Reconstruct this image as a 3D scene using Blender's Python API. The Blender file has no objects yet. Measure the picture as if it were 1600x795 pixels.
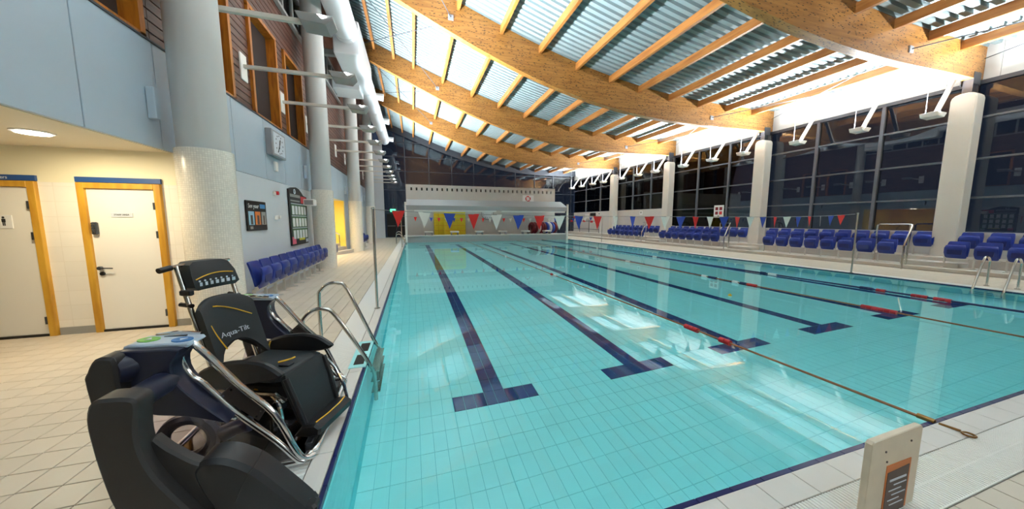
import bpy, math, random
import numpy as np
from mathutils import Vector, Matrix
random.seed(7)
SC = bpy.context.scene
COL = SC.collection
PI = math.pi

# ------------------------------------------------------------------ camera, world, exposure
CAM_H = 1.55
cd = bpy.data.cameras.new('camera'); cam = bpy.data.objects.new('camera', cd); COL.objects.link(cam)
cd.sensor_fit = 'HORIZONTAL'; cd.sensor_width = 36.0; cd.lens = 36.0 * 495.0 / 1600.0
cd.clip_start = 0.05; cd.clip_end = 200
PITCH = math.atan(53 / 495.0); YAW = math.atan(155 / math.hypot(495, 53))
cam.location = (0, 0, CAM_H)
cam.rotation_euler = (PI / 2 - PITCH, 0, -YAW)
SC.camera = cam
w = bpy.data.worlds.new('night_sky'); SC.world = w; w.use_nodes = True
w.node_tree.nodes['Background'].inputs[0].default_value = (0.010, 0.014, 0.024, 1)
w.node_tree.nodes['Background'].inputs[1].default_value = 1.0
SC.view_settings.view_transform = 'Standard'; SC.view_settings.look = 'None'
SC.view_settings.gamma = 1.0; SC.view_settings.use_curve_mapping = False
SC.view_settings.exposure = 1.5
UP_L = 240.0      # wattage of each uplighter on the wall side
UP_R = 280.0      # wattage of each uplighter on the window side
c = SC.cycles
c.use_denoising = True; c.max_bounces = 12; c.diffuse_bounces = 6; c.glossy_bounces = 5
c.transmission_bounces = 8; c.transparent_max_bounces = 16; c.sample_clamp_indirect = 6.0
c.caustics_refractive = True; c.caustics_reflective = True; c.blur_glossy = 0.1

# camera basis, only used to rank which tiles show largest
F_ = np.array([math.sin(YAW) * math.cos(PITCH), math.cos(YAW) * math.cos(PITCH), -math.sin(PITCH)])
R_ = np.array([math.cos(YAW), -math.sin(YAW), 0]); U_ = np.cross(R_, F_)
def seen(x, y, z):
    v = np.array([x, y, z - CAM_H]); d = v @ F_
    if d < 0.2: return None
    a, b = 495 * (v @ R_) / d, 495 * (v @ U_) / d
    return d if abs(a) < 810 and abs(b) < 405 else None

# ------------------------------------------------------------------ materials
def lin(c):
    return tuple((x / 255 / 12.92) if x / 255 <= 0.04045 else ((x / 255 + 0.055) / 1.055) ** 2.4 for x in c) + (1,)
MATS = {}
def nd(nt, t, **k):
    n = nt.nodes.new(t)
    for a, b in k.items(): setattr(n, a, b)
    return n
def mat(name, rgb, rough=0.5, metal=0.0, var=0.0, scale=8.0, bump=0.0, stretch=None, emit=0.0, spec=0.5, coat=0.0):
    m = bpy.data.materials.new(name); m.use_nodes = True; nt = m.node_tree; L = nt.links
    b = nt.nodes['Principled BSDF']; b.inputs['Base Color'].default_value = lin(rgb)
    b.inputs['Roughness'].default_value = rough; b.inputs['Metallic'].default_value = metal
    b.inputs['Specular IOR Level'].default_value = spec; b.inputs['Coat Weight'].default_value = coat
    if emit:
        b.inputs['Emission Color'].default_value = lin(rgb); b.inputs['Emission Strength'].default_value = emit
    if var or bump:
        tc = nd(nt, 'ShaderNodeNewGeometry'); mp = nd(nt, 'ShaderNodeMapping'); L.new(tc.outputs['Position'], mp.inputs[0])
        if stretch: mp.inputs['Scale'].default_value = stretch
        n = nd(nt, 'ShaderNodeTexNoise'); n.inputs['Scale'].default_value = scale; n.inputs['Detail'].default_value = 5
        L.new(mp.outputs[0], n.inputs['Vector'])
        if var:
            r = nd(nt, 'ShaderNodeMapRange'); r.inputs[1].default_value = 0.3; r.inputs[2].default_value = 0.7
            r.inputs[3].default_value = 1 - var; r.inputs[4].default_value = 1 + var
            L.new(n.outputs['Fac'], r.inputs[0])
            mx = nd(nt, 'ShaderNodeMix', data_type='RGBA', blend_type='MULTIPLY'); mx.inputs[0].default_value = 1
            mx.inputs[6].default_value = lin(rgb); L.new(r.outputs[0], mx.inputs[7]); L.new(mx.outputs[2], b.inputs['Base Color'])
        if bump:
            bp = nd(nt, 'ShaderNodeBump'); bp.inputs['Strength'].default_value = bump; bp.inputs['Distance'].default_value = 0.01
            L.new(n.outputs['Fac'], bp.inputs['Height']); L.new(bp.outputs[0], b.inputs['Normal'])
    MATS[name] = m
    return m
def tile_mat(name, rgb, sx, sy, var, rough=0.4, ox=0.0, oy=0.0, spec=0.5):
    """one flat colour for each tile, by the cell of the grid it lies in"""
    m = mat(name, rgb, rough, spec=spec); nt = m.node_tree; L = nt.links; b = nt.nodes['Principled BSDF']
    g = nd(nt, 'ShaderNodeNewGeometry')
    mp = nd(nt, 'ShaderNodeMapping'); mp.inputs['Scale'].default_value = (1 / sx, 1 / sy, 0); mp.inputs['Location'].default_value = (-ox / sx, -oy / sy, 0)
    L.new(g.outputs['Position'], mp.inputs[0])
    fl = nd(nt, 'ShaderNodeVectorMath', operation='FLOOR'); L.new(mp.outputs[0], fl.inputs[0])
    wn = nd(nt, 'ShaderNodeTexWhiteNoise', noise_dimensions='3D'); L.new(fl.outputs[0], wn.inputs['Vector'])
    no = nd(nt, 'ShaderNodeTexNoise'); no.inputs['Scale'].default_value = 1.3; L.new(g.outputs['Position'], no.inputs['Vector'])
    ad = nd(nt, 'ShaderNodeMath', operation='ADD'); L.new(wn.outputs[0], ad.inputs[0]); L.new(no.outputs['Fac'], ad.inputs[1])
    r = nd(nt, 'ShaderNodeMapRange'); r.inputs[1].default_value = 0.3; r.inputs[2].default_value = 1.7
    r.inputs[3].default_value = 1 - var; r.inputs[4].default_value = 1 + var; L.new(ad.outputs[0], r.inputs[0])
    mx = nd(nt, 'ShaderNodeMix', data_type='RGBA', blend_type='MULTIPLY'); mx.inputs[0].default_value = 1
    mx.inputs[6].default_value = lin(rgb); L.new(r.outputs[0], mx.inputs[7]); L.new(mx.outputs[2], b.inputs['Base Color'])
    return m
def grid_mat(name, rgb, joint, size, rough=0.35, var=0.06, axis='z'):
    """fine mosaic or wall tiles too small to build"""
    m = mat(name, rgb, rough); nt = m.node_tree; L = nt.links; b = nt.nodes['Principled BSDF']
    tc = nd(nt, 'ShaderNodeUVMap')
    br = nd(nt, 'ShaderNodeTexBrick', offset=0.0); br.inputs['Scale'].default_value = 1.0
    br.inputs['Color1'].default_value = lin([v * (1 - var) for v in rgb]); br.inputs['Color2'].default_value = lin([min(255, v * (1 + var)) for v in rgb])
    br.inputs['Mortar'].default_value = lin(joint); br.inputs['Brick Width'].default_value = size[0]; br.inputs['Row Height'].default_value = size[1]
    br.inputs['Mortar Size'].default_value = size[2]; L.new(tc.outputs[0], br.inputs['Vector'])
    L.new(br.outputs[0], b.inputs['Base Color'])
    bp = nd(nt, 'ShaderNodeBump', invert=True); bp.inputs['Strength'].default_value = 0.15; bp.inputs['Distance'].default_value = 0.004
    L.new(br.outputs['Fac'], bp.inputs['Height']); L.new(bp.outputs[0], b.inputs['Normal'])
    return m
def wood_mat(name, rgb, dark, stretch, knots=0.0, rough=0.45):
    m = mat(name, rgb, rough); nt = m.node_tree; L = nt.links; b = nt.nodes['Principled BSDF']
    g = nd(nt, 'ShaderNodeNewGeometry'); mp = nd(nt, 'ShaderNodeMapping'); mp.inputs['Scale'].default_value = stretch
    L.new(g.outputs['Position'], mp.inputs[0])
    n = nd(nt, 'ShaderNodeTexNoise'); n.inputs['Scale'].default_value = 3; n.inputs['Detail'].default_value = 6; L.new(mp.outputs[0], n.inputs['Vector'])
    cr = nd(nt, 'ShaderNodeValToRGB'); cr.color_ramp.elements[0].position = 0.32; cr.color_ramp.elements[1].position = 0.6
    cr.color_ramp.elements[0].color = lin(dark); cr.color_ramp.elements[1].color = lin(rgb)
    L.new(n.outputs['Fac'], cr.inputs[0]); out = cr.outputs[0]
    if knots:
        mp2 = nd(nt, 'ShaderNodeMapping'); mp2.inputs['Scale'].default_value = (stretch[0] * 6, stretch[1] * 2, stretch[2] * 1.6); L.new(g.outputs['Position'], mp2.inputs[0])
        v = nd(nt, 'ShaderNodeTexVoronoi'); v.inputs['Scale'].default_value = knots; L.new(mp2.outputs[0], v.inputs['Vector'])
        kr = nd(nt, 'ShaderNodeValToRGB'); kr.color_ramp.elements[0].position = 0.2; kr.color_ramp.elements[1].position = 0.3
        L.new(v.outputs['Distance'], kr.inputs[0])
        mx = nd(nt, 'ShaderNodeMix', data_type='RGBA'); L.new(kr.outputs[0], mx.inputs[0])
        mx.inputs[6].default_value = lin([k * 0.42 for k in dark]); L.new(out, mx.inputs[7]); out = mx.outputs[2]
    L.new(out, b.inputs['Base Color'])
    return m
def pane_mat(name, tint, ior=1.55, rough=0.0):
    """thin glass: fresnel reflection over a tinted see-through sheet"""
    m = bpy.data.materials.new(name); m.use_nodes = True; nt = m.node_tree; L = nt.links; nt.nodes.clear()
    o = nd(nt, 'ShaderNodeOutputMaterial'); mx = nd(nt, 'ShaderNodeMixShader'); fr = nd(nt, 'ShaderNodeFresnel'); fr.inputs[0].default_value = ior
    t = nd(nt, 'ShaderNodeBsdfTransparent'); t.inputs[0].default_value = tint + (1,)
    g = nd(nt, 'ShaderNodeBsdfGlossy'); g.inputs['Roughness'].default_value = rough
    L.new(fr.outputs[0], mx.inputs[0]); L.new(t.outputs[0], mx.inputs[1]); L.new(g.outputs[0], mx.inputs[2]); L.new(mx.outputs[0], o.inputs[0])
    MATS[name] = m; return m
def water_mat():
    m = bpy.data.materials.new('water'); m.use_nodes = True; nt = m.node_tree; L = nt.links; nt.nodes.clear()
    o = nd(nt, 'ShaderNodeOutputMaterial'); mx = nd(nt, 'ShaderNodeMixShader'); fr = nd(nt, 'ShaderNodeFresnel'); fr.inputs[0].default_value = 1.33
    t = nd(nt, 'ShaderNodeBsdfRefraction'); t.inputs['Color'].default_value = (0.76, 0.99, 1.0, 1); t.inputs['IOR'].default_value = 1.33; t.inputs['Roughness'].default_value = 0
    g = nd(nt, 'ShaderNodeBsdfGlossy'); g.inputs['Roughness'].default_value = 0.0
    tc = nd(nt, 'ShaderNodeNewGeometry'); n = nd(nt, 'ShaderNodeTexNoise'); n.inputs['Scale'].default_value = 5.0; n.inputs['Detail'].default_value = 2
    L.new(tc.outputs['Position'], n.inputs['Vector'])
    bp = nd(nt, 'ShaderNodeBump'); bp.inputs['Strength'].default_value = 0.0006; bp.inputs['Distance'].default_value = 0.02; L.new(n.outputs['Fac'], bp.inputs['Height'])
    for q in (fr, t, g): L.new(bp.outputs[0], q.inputs['Normal'])
    L.new(fr.outputs[0], mx.inputs[0]); L.new(t.outputs[0], mx.inputs[1]); L.new(g.outputs[0], mx.inputs[2]); L.new(mx.outputs[0], o.inputs[0])
    MATS['water'] = m; return m

W_ = mat
W_('grout', (112, 104, 94), 0.8, var=0.1)
tile_mat('deck_tile', (206, 193, 175), 0.2, 0.2, 0.05, 0.42, ox=-0.02, oy=0.02)
tile_mat('coping', (216, 211, 205), 0.3, 0.3, 0.03, 0.35)
W_('white_plastic', (236, 234, 230), 0.4)
W_('white_paint', (212, 212, 210), 0.55, var=0.02, scale=2)
W_('wall_blue', (206, 212, 218), 0.5, var=0.02, scale=1.5)
W_('panel_blue', (178, 193, 207), 0.35, var=0.02, scale=1.2)
W_('joint_dark', (70, 76, 84), 0.7)
W_('cream_wall', (244, 236, 206), 0.55, var=0.02, scale=2)
grid_mat('cream_tile', (243, 238, 228), (236, 230, 218), (0.3, 0.2, 0.004), 0.25, 0.01)
W_('soffit', (232, 222, 200), 0.7)
W_('yellow_wall', (246, 214, 92), 0.6, var=0.03, scale=2)
W_('door_white', (238, 234, 226), 0.4, var=0.01, scale=2)
wood_mat('frame_wood', (214, 164, 56), (186, 132, 38), (3, 3, 0.5))
wood_mat('orange_wood', (190, 116, 30), (150, 82, 18), (6, 6, 0.8))
wood_mat('beam_wood', (160, 112, 52), (132, 86, 34), (0.35, 4, 5), knots=3.2)
wood_mat('purlin_wood', (166, 110, 52), (138, 84, 34), (4, 0.4, 4), knots=0)
wood_mat('cladding', (104, 66, 52), (64, 38, 32), (6, 0.5, 6))
W_('cladding_back', (50, 36, 32), 0.9)
W_('blue_sign', (44, 84, 146), 0.4)
W_('roof_metal', (132, 148, 151), 0.5, var=0.03, scale=0.7)
W_('steel', (200, 198, 192), 0.16, 1.0)
W_('chrome', (226, 226, 226), 0.08, 1.0)
W_('dark_steel', (84, 88, 96), 0.4, 0.6)
W_('grey_metal', (150, 154, 160), 0.4, 0.3)
W_('lamp_grey', (152, 152, 151), 0.45)
W_('column_offwhite', (214, 209, 200), 0.5, var=0.02, scale=2)
W_('mullion', (98, 102, 110), 0.4, 0.3)
W_('column_paint', (194, 195, 194), 0.5, var=0.02, scale=2)
grid_mat('mosaic', (234, 229, 218), (214, 208, 196), (0.028, 0.028, 0.0022), 0.25, 0.03)
W_('seat_blue', (20, 46, 132), 0.4, var=0.06, scale=20)
W_('seat_dark_blue', (14, 32, 100), 0.45)
W_('seat_frame', (206, 202, 192), 0.45, 0.1)
W_('concrete', (190, 182, 172), 0.7, var=0.04, scale=3)
W_('duct_white', (226, 232, 238), 0.35, var=0.02, scale=2)
W_('black_plastic', (27, 27, 31), 0.42, var=0.05, scale=30, bump=0.04)
W_('black_panel', (45, 42, 42), 0.5, var=0.04, scale=14)
W_('navy_plastic', (30, 34, 56), 0.35, var=0.05, scale=8)
W_('charcoal_pad', (30, 36, 40), 0.55, var=0.05, scale=40, bump=0.03)
W_('brown_plate', (58, 48, 44), 0.45)
W_('panel_grey', (176, 190, 204), 0.35)
W_('green_print', (110, 186, 80), 0.4); W_('blue_print', (40, 112, 176), 0.4)
W_('yellow_trim', (232, 178, 40), 0.4); W_('yellow_mat', (240, 214, 40), 0.5, var=0.05, scale=4)
W_('flag_red', (228, 44, 40), 0.6); W_('flag_white', (240, 238, 230), 0.6); W_('flag_blue', (44, 74, 176), 0.6)
W_('red', (206, 40, 50), 0.4); W_('dark_red', (130, 24, 40), 0.4); W_('black', (22, 22, 24), 0.5)
W_('print_white', (236, 236, 236), 0.5); W_('print_dark', (40, 40, 44), 0.6); W_('print_pink', (224, 90, 120), 0.5)
W_('print_grey', (150, 150, 146), 0.6); W_('print_light', (204, 210, 220), 0.5)
W_('print_orange', (214, 120, 50), 0.5); W_('print_brown', (92, 76, 70), 0.6); W_('print_sky', (150, 196, 220), 0.5)
W_('print_blue', (60, 130, 190), 0.5); W_('print_green', (60, 100, 60), 0.5); W_('print_yellow', (220, 210, 60), 0.5)
W_('rope', (160, 106, 74), 0.7); W_('navy_float', (28, 44, 96), 0.5); W_('white_float', (232, 232, 230), 0.5); W_('brass', (150, 112, 66), 0.35, 0.8)
W_('sign_cream', (222, 206, 184), 0.5, var=0.05, scale=9)
W_('light_disc', (255, 250, 235), 0.5, emit=9.0); W_('exit_green', (70, 220, 130), 0.5, emit=1.6)
W_('lamp_glow', (255, 253, 248), 0.5, emit=5.0)
tile_mat('pool_tile', (196, 250, 252), 0.125, 0.25, 0.025, 0.35)
tile_mat('navy_tile', (8, 38, 108), 0.125, 0.25, 0.10, 0.3)
W_('pool_grout', (120, 214, 222), 0.7)
W_('pool_side', (170, 240, 244), 0.4)
W_('navy_edge', (10, 24, 84), 0.3)
W_('door_dark', (30, 32, 36), 0.3)
W_('far_wall', (206, 202, 198), 0.6, var=0.02, scale=2)
W_('hood_grey', (158, 159, 160), 0.5)
W_('night_ground', (40, 38, 36), 0.9)
pane_mat('window_glass', (0.55, 0.58, 0.6), 1.6)
pane_mat('smoked_acrylic', (0.90, 0.86, 0.92), 1.4)
water_mat()

# ------------------------------------------------------------------ mesh helpers
WORLD = set()
def root_of(o):
    while o.parent: o = o.parent
    return o
class MB:
    def __init__(s): s.v = []; s.f = []; s.m = []; s.uv = {}; s.cur = 0
    def add(s, vs, fs):
        b = len(s.v); s.v += [tuple(p) for p in vs]
        for f in fs: s.f.append(tuple(b + i for i in f)); s.m.append(s.cur)
        return s
    def box(s, x0, x1, y0, y1, z0, z1):
        x0, x1 = min(x0, x1), max(x0, x1); y0, y1 = min(y0, y1), max(y0, y1); z0, z1 = min(z0, z1), max(z0, z1)
        return s.add([(x0, y0, z0), (x1, y0, z0), (x1, y1, z0), (x0, y1, z0), (x0, y0, z1), (x1, y0, z1), (x1, y1, z1), (x0, y1, z1)],
                     [(0, 3, 2, 1), (4, 5, 6, 7), (0, 1, 5, 4), (1, 2, 6, 5), (2, 3, 7, 6), (3, 0, 4, 7)])
    def bbox(s, x0, x1, y0, y1, z0, z1, b=0.01):
        """box with chamfered edges"""
        P = []
        for sz, (z, i) in enumerate(((z0, b), (z0 + b, 0), (z1 - b, 0), (z1, b))):
            P.append([(x0 + i + b, y0 + i, z), (x1 - i - b, y0 + i, z), (x1 - i, y0 + i + b, z), (x1 - i, y1 - i - b, z),
                      (x1 - i - b, y1 - i, z), (x0 + i + b, y1 - i, z), (x0 + i, y1 - i - b, z), (x0 + i, y0 + i + b, z)])
        return s.loft(P)
    def loft(s, rings, caps=True, close=True):
        n = len(rings[0]); vs = [p for r in rings for p in r]; fs = []
        for k in range(len(rings) - 1):
            for i in range(n if close else n - 1):
                j = (i + 1) % n; fs.append((k * n + i, k * n + j, (k + 1) * n + j, (k + 1) * n + i))
        if caps: fs += [tuple(range(n - 1, -1, -1)), tuple((len(rings) - 1) * n + i for i in range(n))]
        return s.add(vs, fs)
    def cyl(s, p0, p1, r0, r1=None, n=12):
        r1 = r0 if r1 is None else r1; p0 = Vector(p0); p1 = Vector(p1); d = (p1 - p0).normalized()
        a = d.orthogonal().normalized(); b = d.cross(a)
        R = lambda p, r: [p + (a * math.cos(2 * PI * i / n) + b * math.sin(2 * PI * i / n)) * r for i in range(n)]
        return s.loft([R(p0, r0), R(p1, r1)])
    def tube(s, pts, r, n=8, closed=False):
        pts = [Vector(p) for p in pts]; rings = []; up = None; N = len(pts)
        for i, p in enumerate(pts):
            a = pts[(i - 1) % N] if (i or closed) else p; b = pts[(i + 1) % N] if (i < N - 1 or closed) else p
            d = (b - a).normalized()
            if up is None: up = d.orthogonal().normalized()
            up = (up - d * up.dot(d)); up = up.normalized() if up.length > 1e-6 else d.orthogonal().normalized()
            q = d.cross(up); rr = r[i] if isinstance(r, (list, tuple)) else r
            rings.append([p + (up * math.cos(2 * PI * k / n) + q * math.sin(2 * PI * k / n)) * rr for k in range(n)])
        if closed: rings.append(rings[0]); return s.loft(rings, caps=False)
        return s.loft(rings)
    def prism(s, poly, a, b, axis='y', bev=0.0):
        """extrude a 2-d outline; axis is the extrusion axis; optional chamfer"""
        def mk(p, t): return {'y': (p[0], t, p[1]), 'x': (t, p[0], p[1]), 'z': (p[0], p[1], t)}[axis]
        area = sum(poly[i - 1][0] * poly[i][1] - poly[i][0] * poly[i - 1][1] for i in range(len(poly)))
        if area < 0: poly = poly[::-1]
        lo, hi = min(a, b), max(a, b)
        if not bev: return s.loft([[mk(p, lo) for p in poly], [mk(p, hi) for p in poly]])
        def inset(d):
            o = []
            n = len(poly)
            for i in range(n):
                p0, p, p1 = (Vector(poly[i - 1]), Vector(poly[i]), Vector(poly[(i + 1) % n]))
                e0 = (p - p0).normalized(); e1 = (p1 - p).normalized()
                nn = Vector((-(e0.y + e1.y), e0.x + e1.x)); L = nn.length
                o.append(tuple(p + nn / L * d) if L > 1e-6 else tuple(p))
            return o
        i1 = inset(bev)
        return s.loft([[mk(p, lo) for p in i1], [mk(p, lo + bev) for p in poly], [mk(p, hi - bev) for p in poly], [mk(p, hi) for p in i1]])
    def lathe(s, prof, cx, cy, n=24):
        return s.loft([[(cx + r * math.cos(2 * PI * i / n), cy + r * math.sin(2 * PI * i / n), z) for i in range(n)] for r, z in prof])
    def torus(s, c, axis, R, r, n=24, m=8):
        ax = Vector(axis).normalized(); a = ax.orthogonal().normalized(); b = ax.cross(a); c = Vector(c)
        return s.tube([c + (a * math.cos(2 * PI * i / n) + b * math.sin(2 * PI * i / n)) * R for i in range(n)], r, m, closed=True)
    def mesh(s, name, mats, smooth=False, off=(0, 0, 0)):
        me = bpy.data.meshes.new(name)
        vs = [(p[0] - off[0], p[1] - off[1], p[2] - off[2]) for p in s.v]
        me.from_pydata(vs, [], s.f)
        for k in (mats if isinstance(mats, (list, tuple)) else [mats]): me.materials.append(MATS[k])
        for p, mi in zip(me.polygons, s.m): p.material_index = mi
        if smooth:
            me.shade_smooth() if hasattr(me, 'shade_smooth') else None
            for p in me.polygons: p.use_smooth = True
            try: me.set_sharp_from_angle(angle=math.radians(40))
            except Exception: pass
        me.update()
        return me
    def build(s, name, mats, parent=None, smooth=False):
        off = (0, 0, 0)
        if parent is not None and root_of(parent).name in WORLD: off = tuple(root_of(parent).location)
        me = s.mesh(name, mats, smooth, off)
        o = bpy.data.objects.new(name, me); COL.objects.link(o); o.parent = parent
        return o
def tag(o, label=None, cat=None, group=None, kind=None):
    if label: o['label'] = label
    if cat: o['category'] = cat
    if group: o['group'] = group
    if kind: o['kind'] = kind
    return o
def thing(name, label, cat, loc=(0, 0, 0), rz=0.0, group=None, world=False):
    o = bpy.data.objects.new(name, None); COL.objects.link(o); o.location = loc; o.rotation_euler = (0, 0, rz); o.empty_display_size = 0.1
    if world: WORLD.add(o.name)
    return tag(o, label, cat, group)
def struct(name, label=None, loc=(0, 0, 0)):
    o = bpy.data.objects.new(name, None); COL.objects.link(o); o.location = loc; WORLD.add(o.name)
    return tag(o, label, kind='structure')
def copy_tree(o, parent=None):
    q = o.copy(); COL.objects.link(q); q.parent = parent
    for ch in list(o.children): copy_tree(ch, q)
    return q
def piece(name, me, loc, parent):
    o = bpy.data.objects.new(name, me); COL.objects.link(o); o.parent = parent; o.location = loc
    return o
def text(name, body, size, m, parent, M, extrude=0.001, align='CENTER'):
    cu = bpy.data.curves.new(name, 'FONT'); cu.body = body; cu.size = size; cu.extrude = extrude; cu.align_x = align; cu.align_y = 'CENTER'
    cu.resolution_u = 2
    t = bpy.data.objects.new(name, cu); COL.objects.link(t)
    me = bpy.data.meshes.new_from_object(t); bpy.data.objects.remove(t)
    me.materials.clear(); me.materials.append(MATS[m])
    if parent is not None and root_of(parent).name in WORLD: M = Matrix.Translation(-root_of(parent).location) @ M
    me.transform(M)
    o = bpy.data.objects.new(name, me); COL.objects.link(o); o.parent = parent
    return o
def frame(origin, xax, yax):
    x = Vector(xax).normalized(); y = Vector(yax).normalized(); z = x.cross(y)
    return Matrix(((x.x, y.x, z.x, origin[0]), (x.y, y.y, z.y, origin[1]), (x.z, y.z, z.z, origin[2]), (0, 0, 0, 1)))
def area_light(name, loc, target, size, power, color=(1, 1, 1), parent=None, spread=180):
    ld = bpy.data.lights.new(name, 'AREA'); ld.shape = 'RECTANGLE'; ld.size, ld.size_y = size; ld.energy = power; ld.color = color; ld.spread = math.radians(spread)
    o = bpy.data.objects.new(name, ld); COL.objects.link(o)
    d = Vector(target) - Vector(loc); q = d.to_track_quat('-Z', 'Y')
    if parent is not None: loc = Vector(loc) - (root_of(parent).location if root_of(parent).name in WORLD else Vector())
    o.location = loc; o.rotation_mode = 'QUATERNION'; o.rotation_quaternion = q; o.parent = parent
    return o
def arc(cx, cz, r, a0, a1, n=8): return [(cx + r * math.cos(a0 + (a1 - a0) * i / n), cz + r * math.sin(a0 + (a1 - a0) * i / n)) for i in range(n + 1)]
ORD = ['first', 'second', 'third', 'fourth', 'fifth', 'sixth', 'seventh', 'eighth', 'ninth', 'tenth', 'eleventh', 'twelfth', 'thirteenth',
       'fourteenth', 'fifteenth', 'sixteenth', 'seventeenth', 'eighteenth', 'nineteenth', 'twentieth']
ORD += ['twenty-' + o for o in ORD[:9]] + ['thirtieth']
def smooth_path(pts, k=6):
    """catmull-rom through 3-d points"""
    P = [Vector(p) for p in pts]; P = [P[0] * 2 - P[1]] + P + [P[-1] * 2 - P[-2]]; o = []
    for i in range(1, len(P) - 2):
        for j in range(k):
            t = j / k; a, b, c2, d = P[i - 1], P[i], P[i + 1], P[i + 2]
            o.append(0.5 * ((2 * b) + (c2 - a) * t + (2 * a - 5 * b + 4 * c2 - d) * t * t + (3 * b - a - 3 * c2 + d) * t ** 3))
    return o + [P[-2]]
def smooth2(pts, k=4, closed=True):
    P = [Vector((p[0], p[1])) for p in pts]; n = len(P); o = []
    for i in range(n):
        a, b, c2, d = P[i - 1], P[i], P[(i + 1) % n], P[(i + 2) % n]
        for j in range(k):
            t = j / k; o.append(tuple(0.5 * ((2 * b) + (c2 - a) * t + (2 * a - 5 * b + 4 * c2 - d) * t * t + (3 * b - a - 3 * c2 + d) * t ** 3)))
    return o
def uv_planar(o, fx, fy):
    me = o.data; uvl = me.uv_layers.new(name='UVMap')
    for lp in me.loops:
        p = me.vertices[lp.vertex_index].co; uvl.data[lp.index].uv = (fx(p), fy(p))

# ------------------------------------------------------------------ dimensions
PX0, PX1, PY0, PY1 = -0.53, 12.45, 1.25, 23.9      # pool
WZ, PB = -0.03, -1.03                               # water level, pool bottom
LWX, RWX, FY, BY = -3.2, 17.2, 32.0, -9.0           # walls
COLY = [-6.6, -0.45, 5.7, 11.8, 17.9, 24.1]

# ------------------------------------------------------------------ floor: slab, tiles, coping, gratings
floor = struct('floor', 'beige square tiled pool deck')
GZ = -0.007
b = MB()
b.box(-9, -0.64, BY, 5.83, GZ - 1.2, GZ); b.box(LWX - 0.3, -0.64, 5.83, FY, GZ - 1.2, GZ); b.box(-7, LWX - 0.3, 12.6, 17.3, GZ - 1.2, GZ)
b.build('screed', 'grout', floor)
b = MB(); b.box(-0.64, 18, BY, PY0 - 0.11, GZ - 1.2, GZ); b.build('screed', 'grout', floor)
b = MB(); b.box(PX1 + 0.11, 18, PY0 - 0.11, FY, GZ - 1.2, GZ); b.build('screed', 'grout', floor)
b = MB(); b.box(-0.64, PX1 + 0.11, PY1 + 0.11, FY, GZ - 1.2, GZ); b.build('screed', 'grout', floor)
def tile_mesh(name, sx, sy, h, bev, m):
    q = MB(); x, y = sx / 2, sy / 2
    q.loft([[(-x, -y, -h), (x, -y, -h), (x, y, -h), (-x, y, -h)], [(-x, -y, -bev), (x, -y, -bev), (x, y, -bev), (-x, y, -bev)],
            [(-x + bev, -y + bev, 0), (x - bev, -y + bev, 0), (x - bev, y - bev, 0), (-x + bev, y - bev, 0)]], caps=False)
    q.f.append((8, 9, 10, 11)); q.m.append(0)
    return q
def lay(parent, name, spots, z, sx, sy, h, bev, m, limit=300, stuff='tile_field', occl=None):
    """the tiles that show largest are objects, the rest one joined part"""
    rank = []
    for (x, y) in spots:
        d = seen(x, y, z)
        rank.append((d if d and not (occl and occl(x, y)) else 1e3 + abs(x) + abs(y), x, y))
    rank.sort(); proto = tile_mesh(name, sx, sy, h, bev, m); me = proto.mesh(name, m)
    for d, x, y in rank[:limit]: piece(name, me, (x, y, z), parent)
    if len(rank) > limit:
        vs = np.array(proto.v); B = MB()
        for d, x, y in rank[limit:]: B.add(vs + np.array([x, y, z]), proto.f)
        o = B.build(stuff, m, parent); o['kind'] = 'stuff'
T = 0.2; spots = []
def grid(x0, x1, y0, y1, ox, oy, T=0.2):
    nx0, nx1 = math.ceil((x0 - ox) / T - 1e-6), math.floor((x1 - ox) / T + 1e-6); ny0, ny1 = math.ceil((y0 - oy) / T - 1e-6), math.floor((y1 - oy) / T + 1e-6)
    return [(ox + (i + 0.5) * T, oy + (j + 0.5) * T) for i in range(nx0, nx1) for j in range(ny0, ny1)]
spots += grid(-9.0, -1.0, -4.0, 5.83, -0.02, 0.02)
spots += grid(-3.3, -1.0, 5.82, 31.0, -0.02, 0.02)
spots += grid(-6.0, -3.2, 12.8, 17.2, -0.02, 0.02)
spots += grid(-1.0, 12.8, -4.0, 0.79, -0.02, -0.01)
spots += grid(12.78, 15.2, -4.0, 31.8, -0.02, 0.02)
lay(floor, 'tile', spots, 0.0, 0.194, 0.194, 0.007, 0.002, 'deck_tile', 300,
    occl=lambda x, y: (-1.6 < x < -0.6 and 1.7 < y < 3.4) or (y > 5.8 and x < -3.2))
# coping stones
cop = []
def rect_pieces(name, x0, x1, y0, y1, z0, z1, along, step, m, gap=0.004):
    n = max(1, round(((x1 - x0) if along == 'x' else (y1 - y0)) / step)); q = MB()
    if along == 'x':
        st = (x1 - x0) / n; q.bbox(-st / 2 + gap / 2, st / 2 - gap / 2, -(y1 - y0) / 2 + gap / 2, (y1 - y0) / 2 - gap / 2, z0, z1, 0.002)
    else:
        st = (y1 - y0) / n; q.bbox(-(x1 - x0) / 2 + gap / 2, (x1 - x0) / 2 - gap / 2, -st / 2 + gap / 2, st / 2 - gap / 2, z0, z1, 0.002)
    me = q.mesh(name, m)
    for i in range(n):
        if along == 'x': piece(name, me, (x0 + (i + 0.5) * st, (y0 + y1) / 2, 0), floor)
        else: piece(name, me, ((x0 + x1) / 2, y0 + (i + 0.5) * st, 0), floor)
rect_pieces('coping_tile', -0.53, 12.45, 1.055, PY0 - 0.035, -0.02, 0.0, 'x', 0.3, 'coping')
rect_pieces('coping_tile', -0.68, PX0 - 0.03, 1.055, 23.9, -0.02, 0.0, 'y', 0.4, 'coping')
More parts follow.
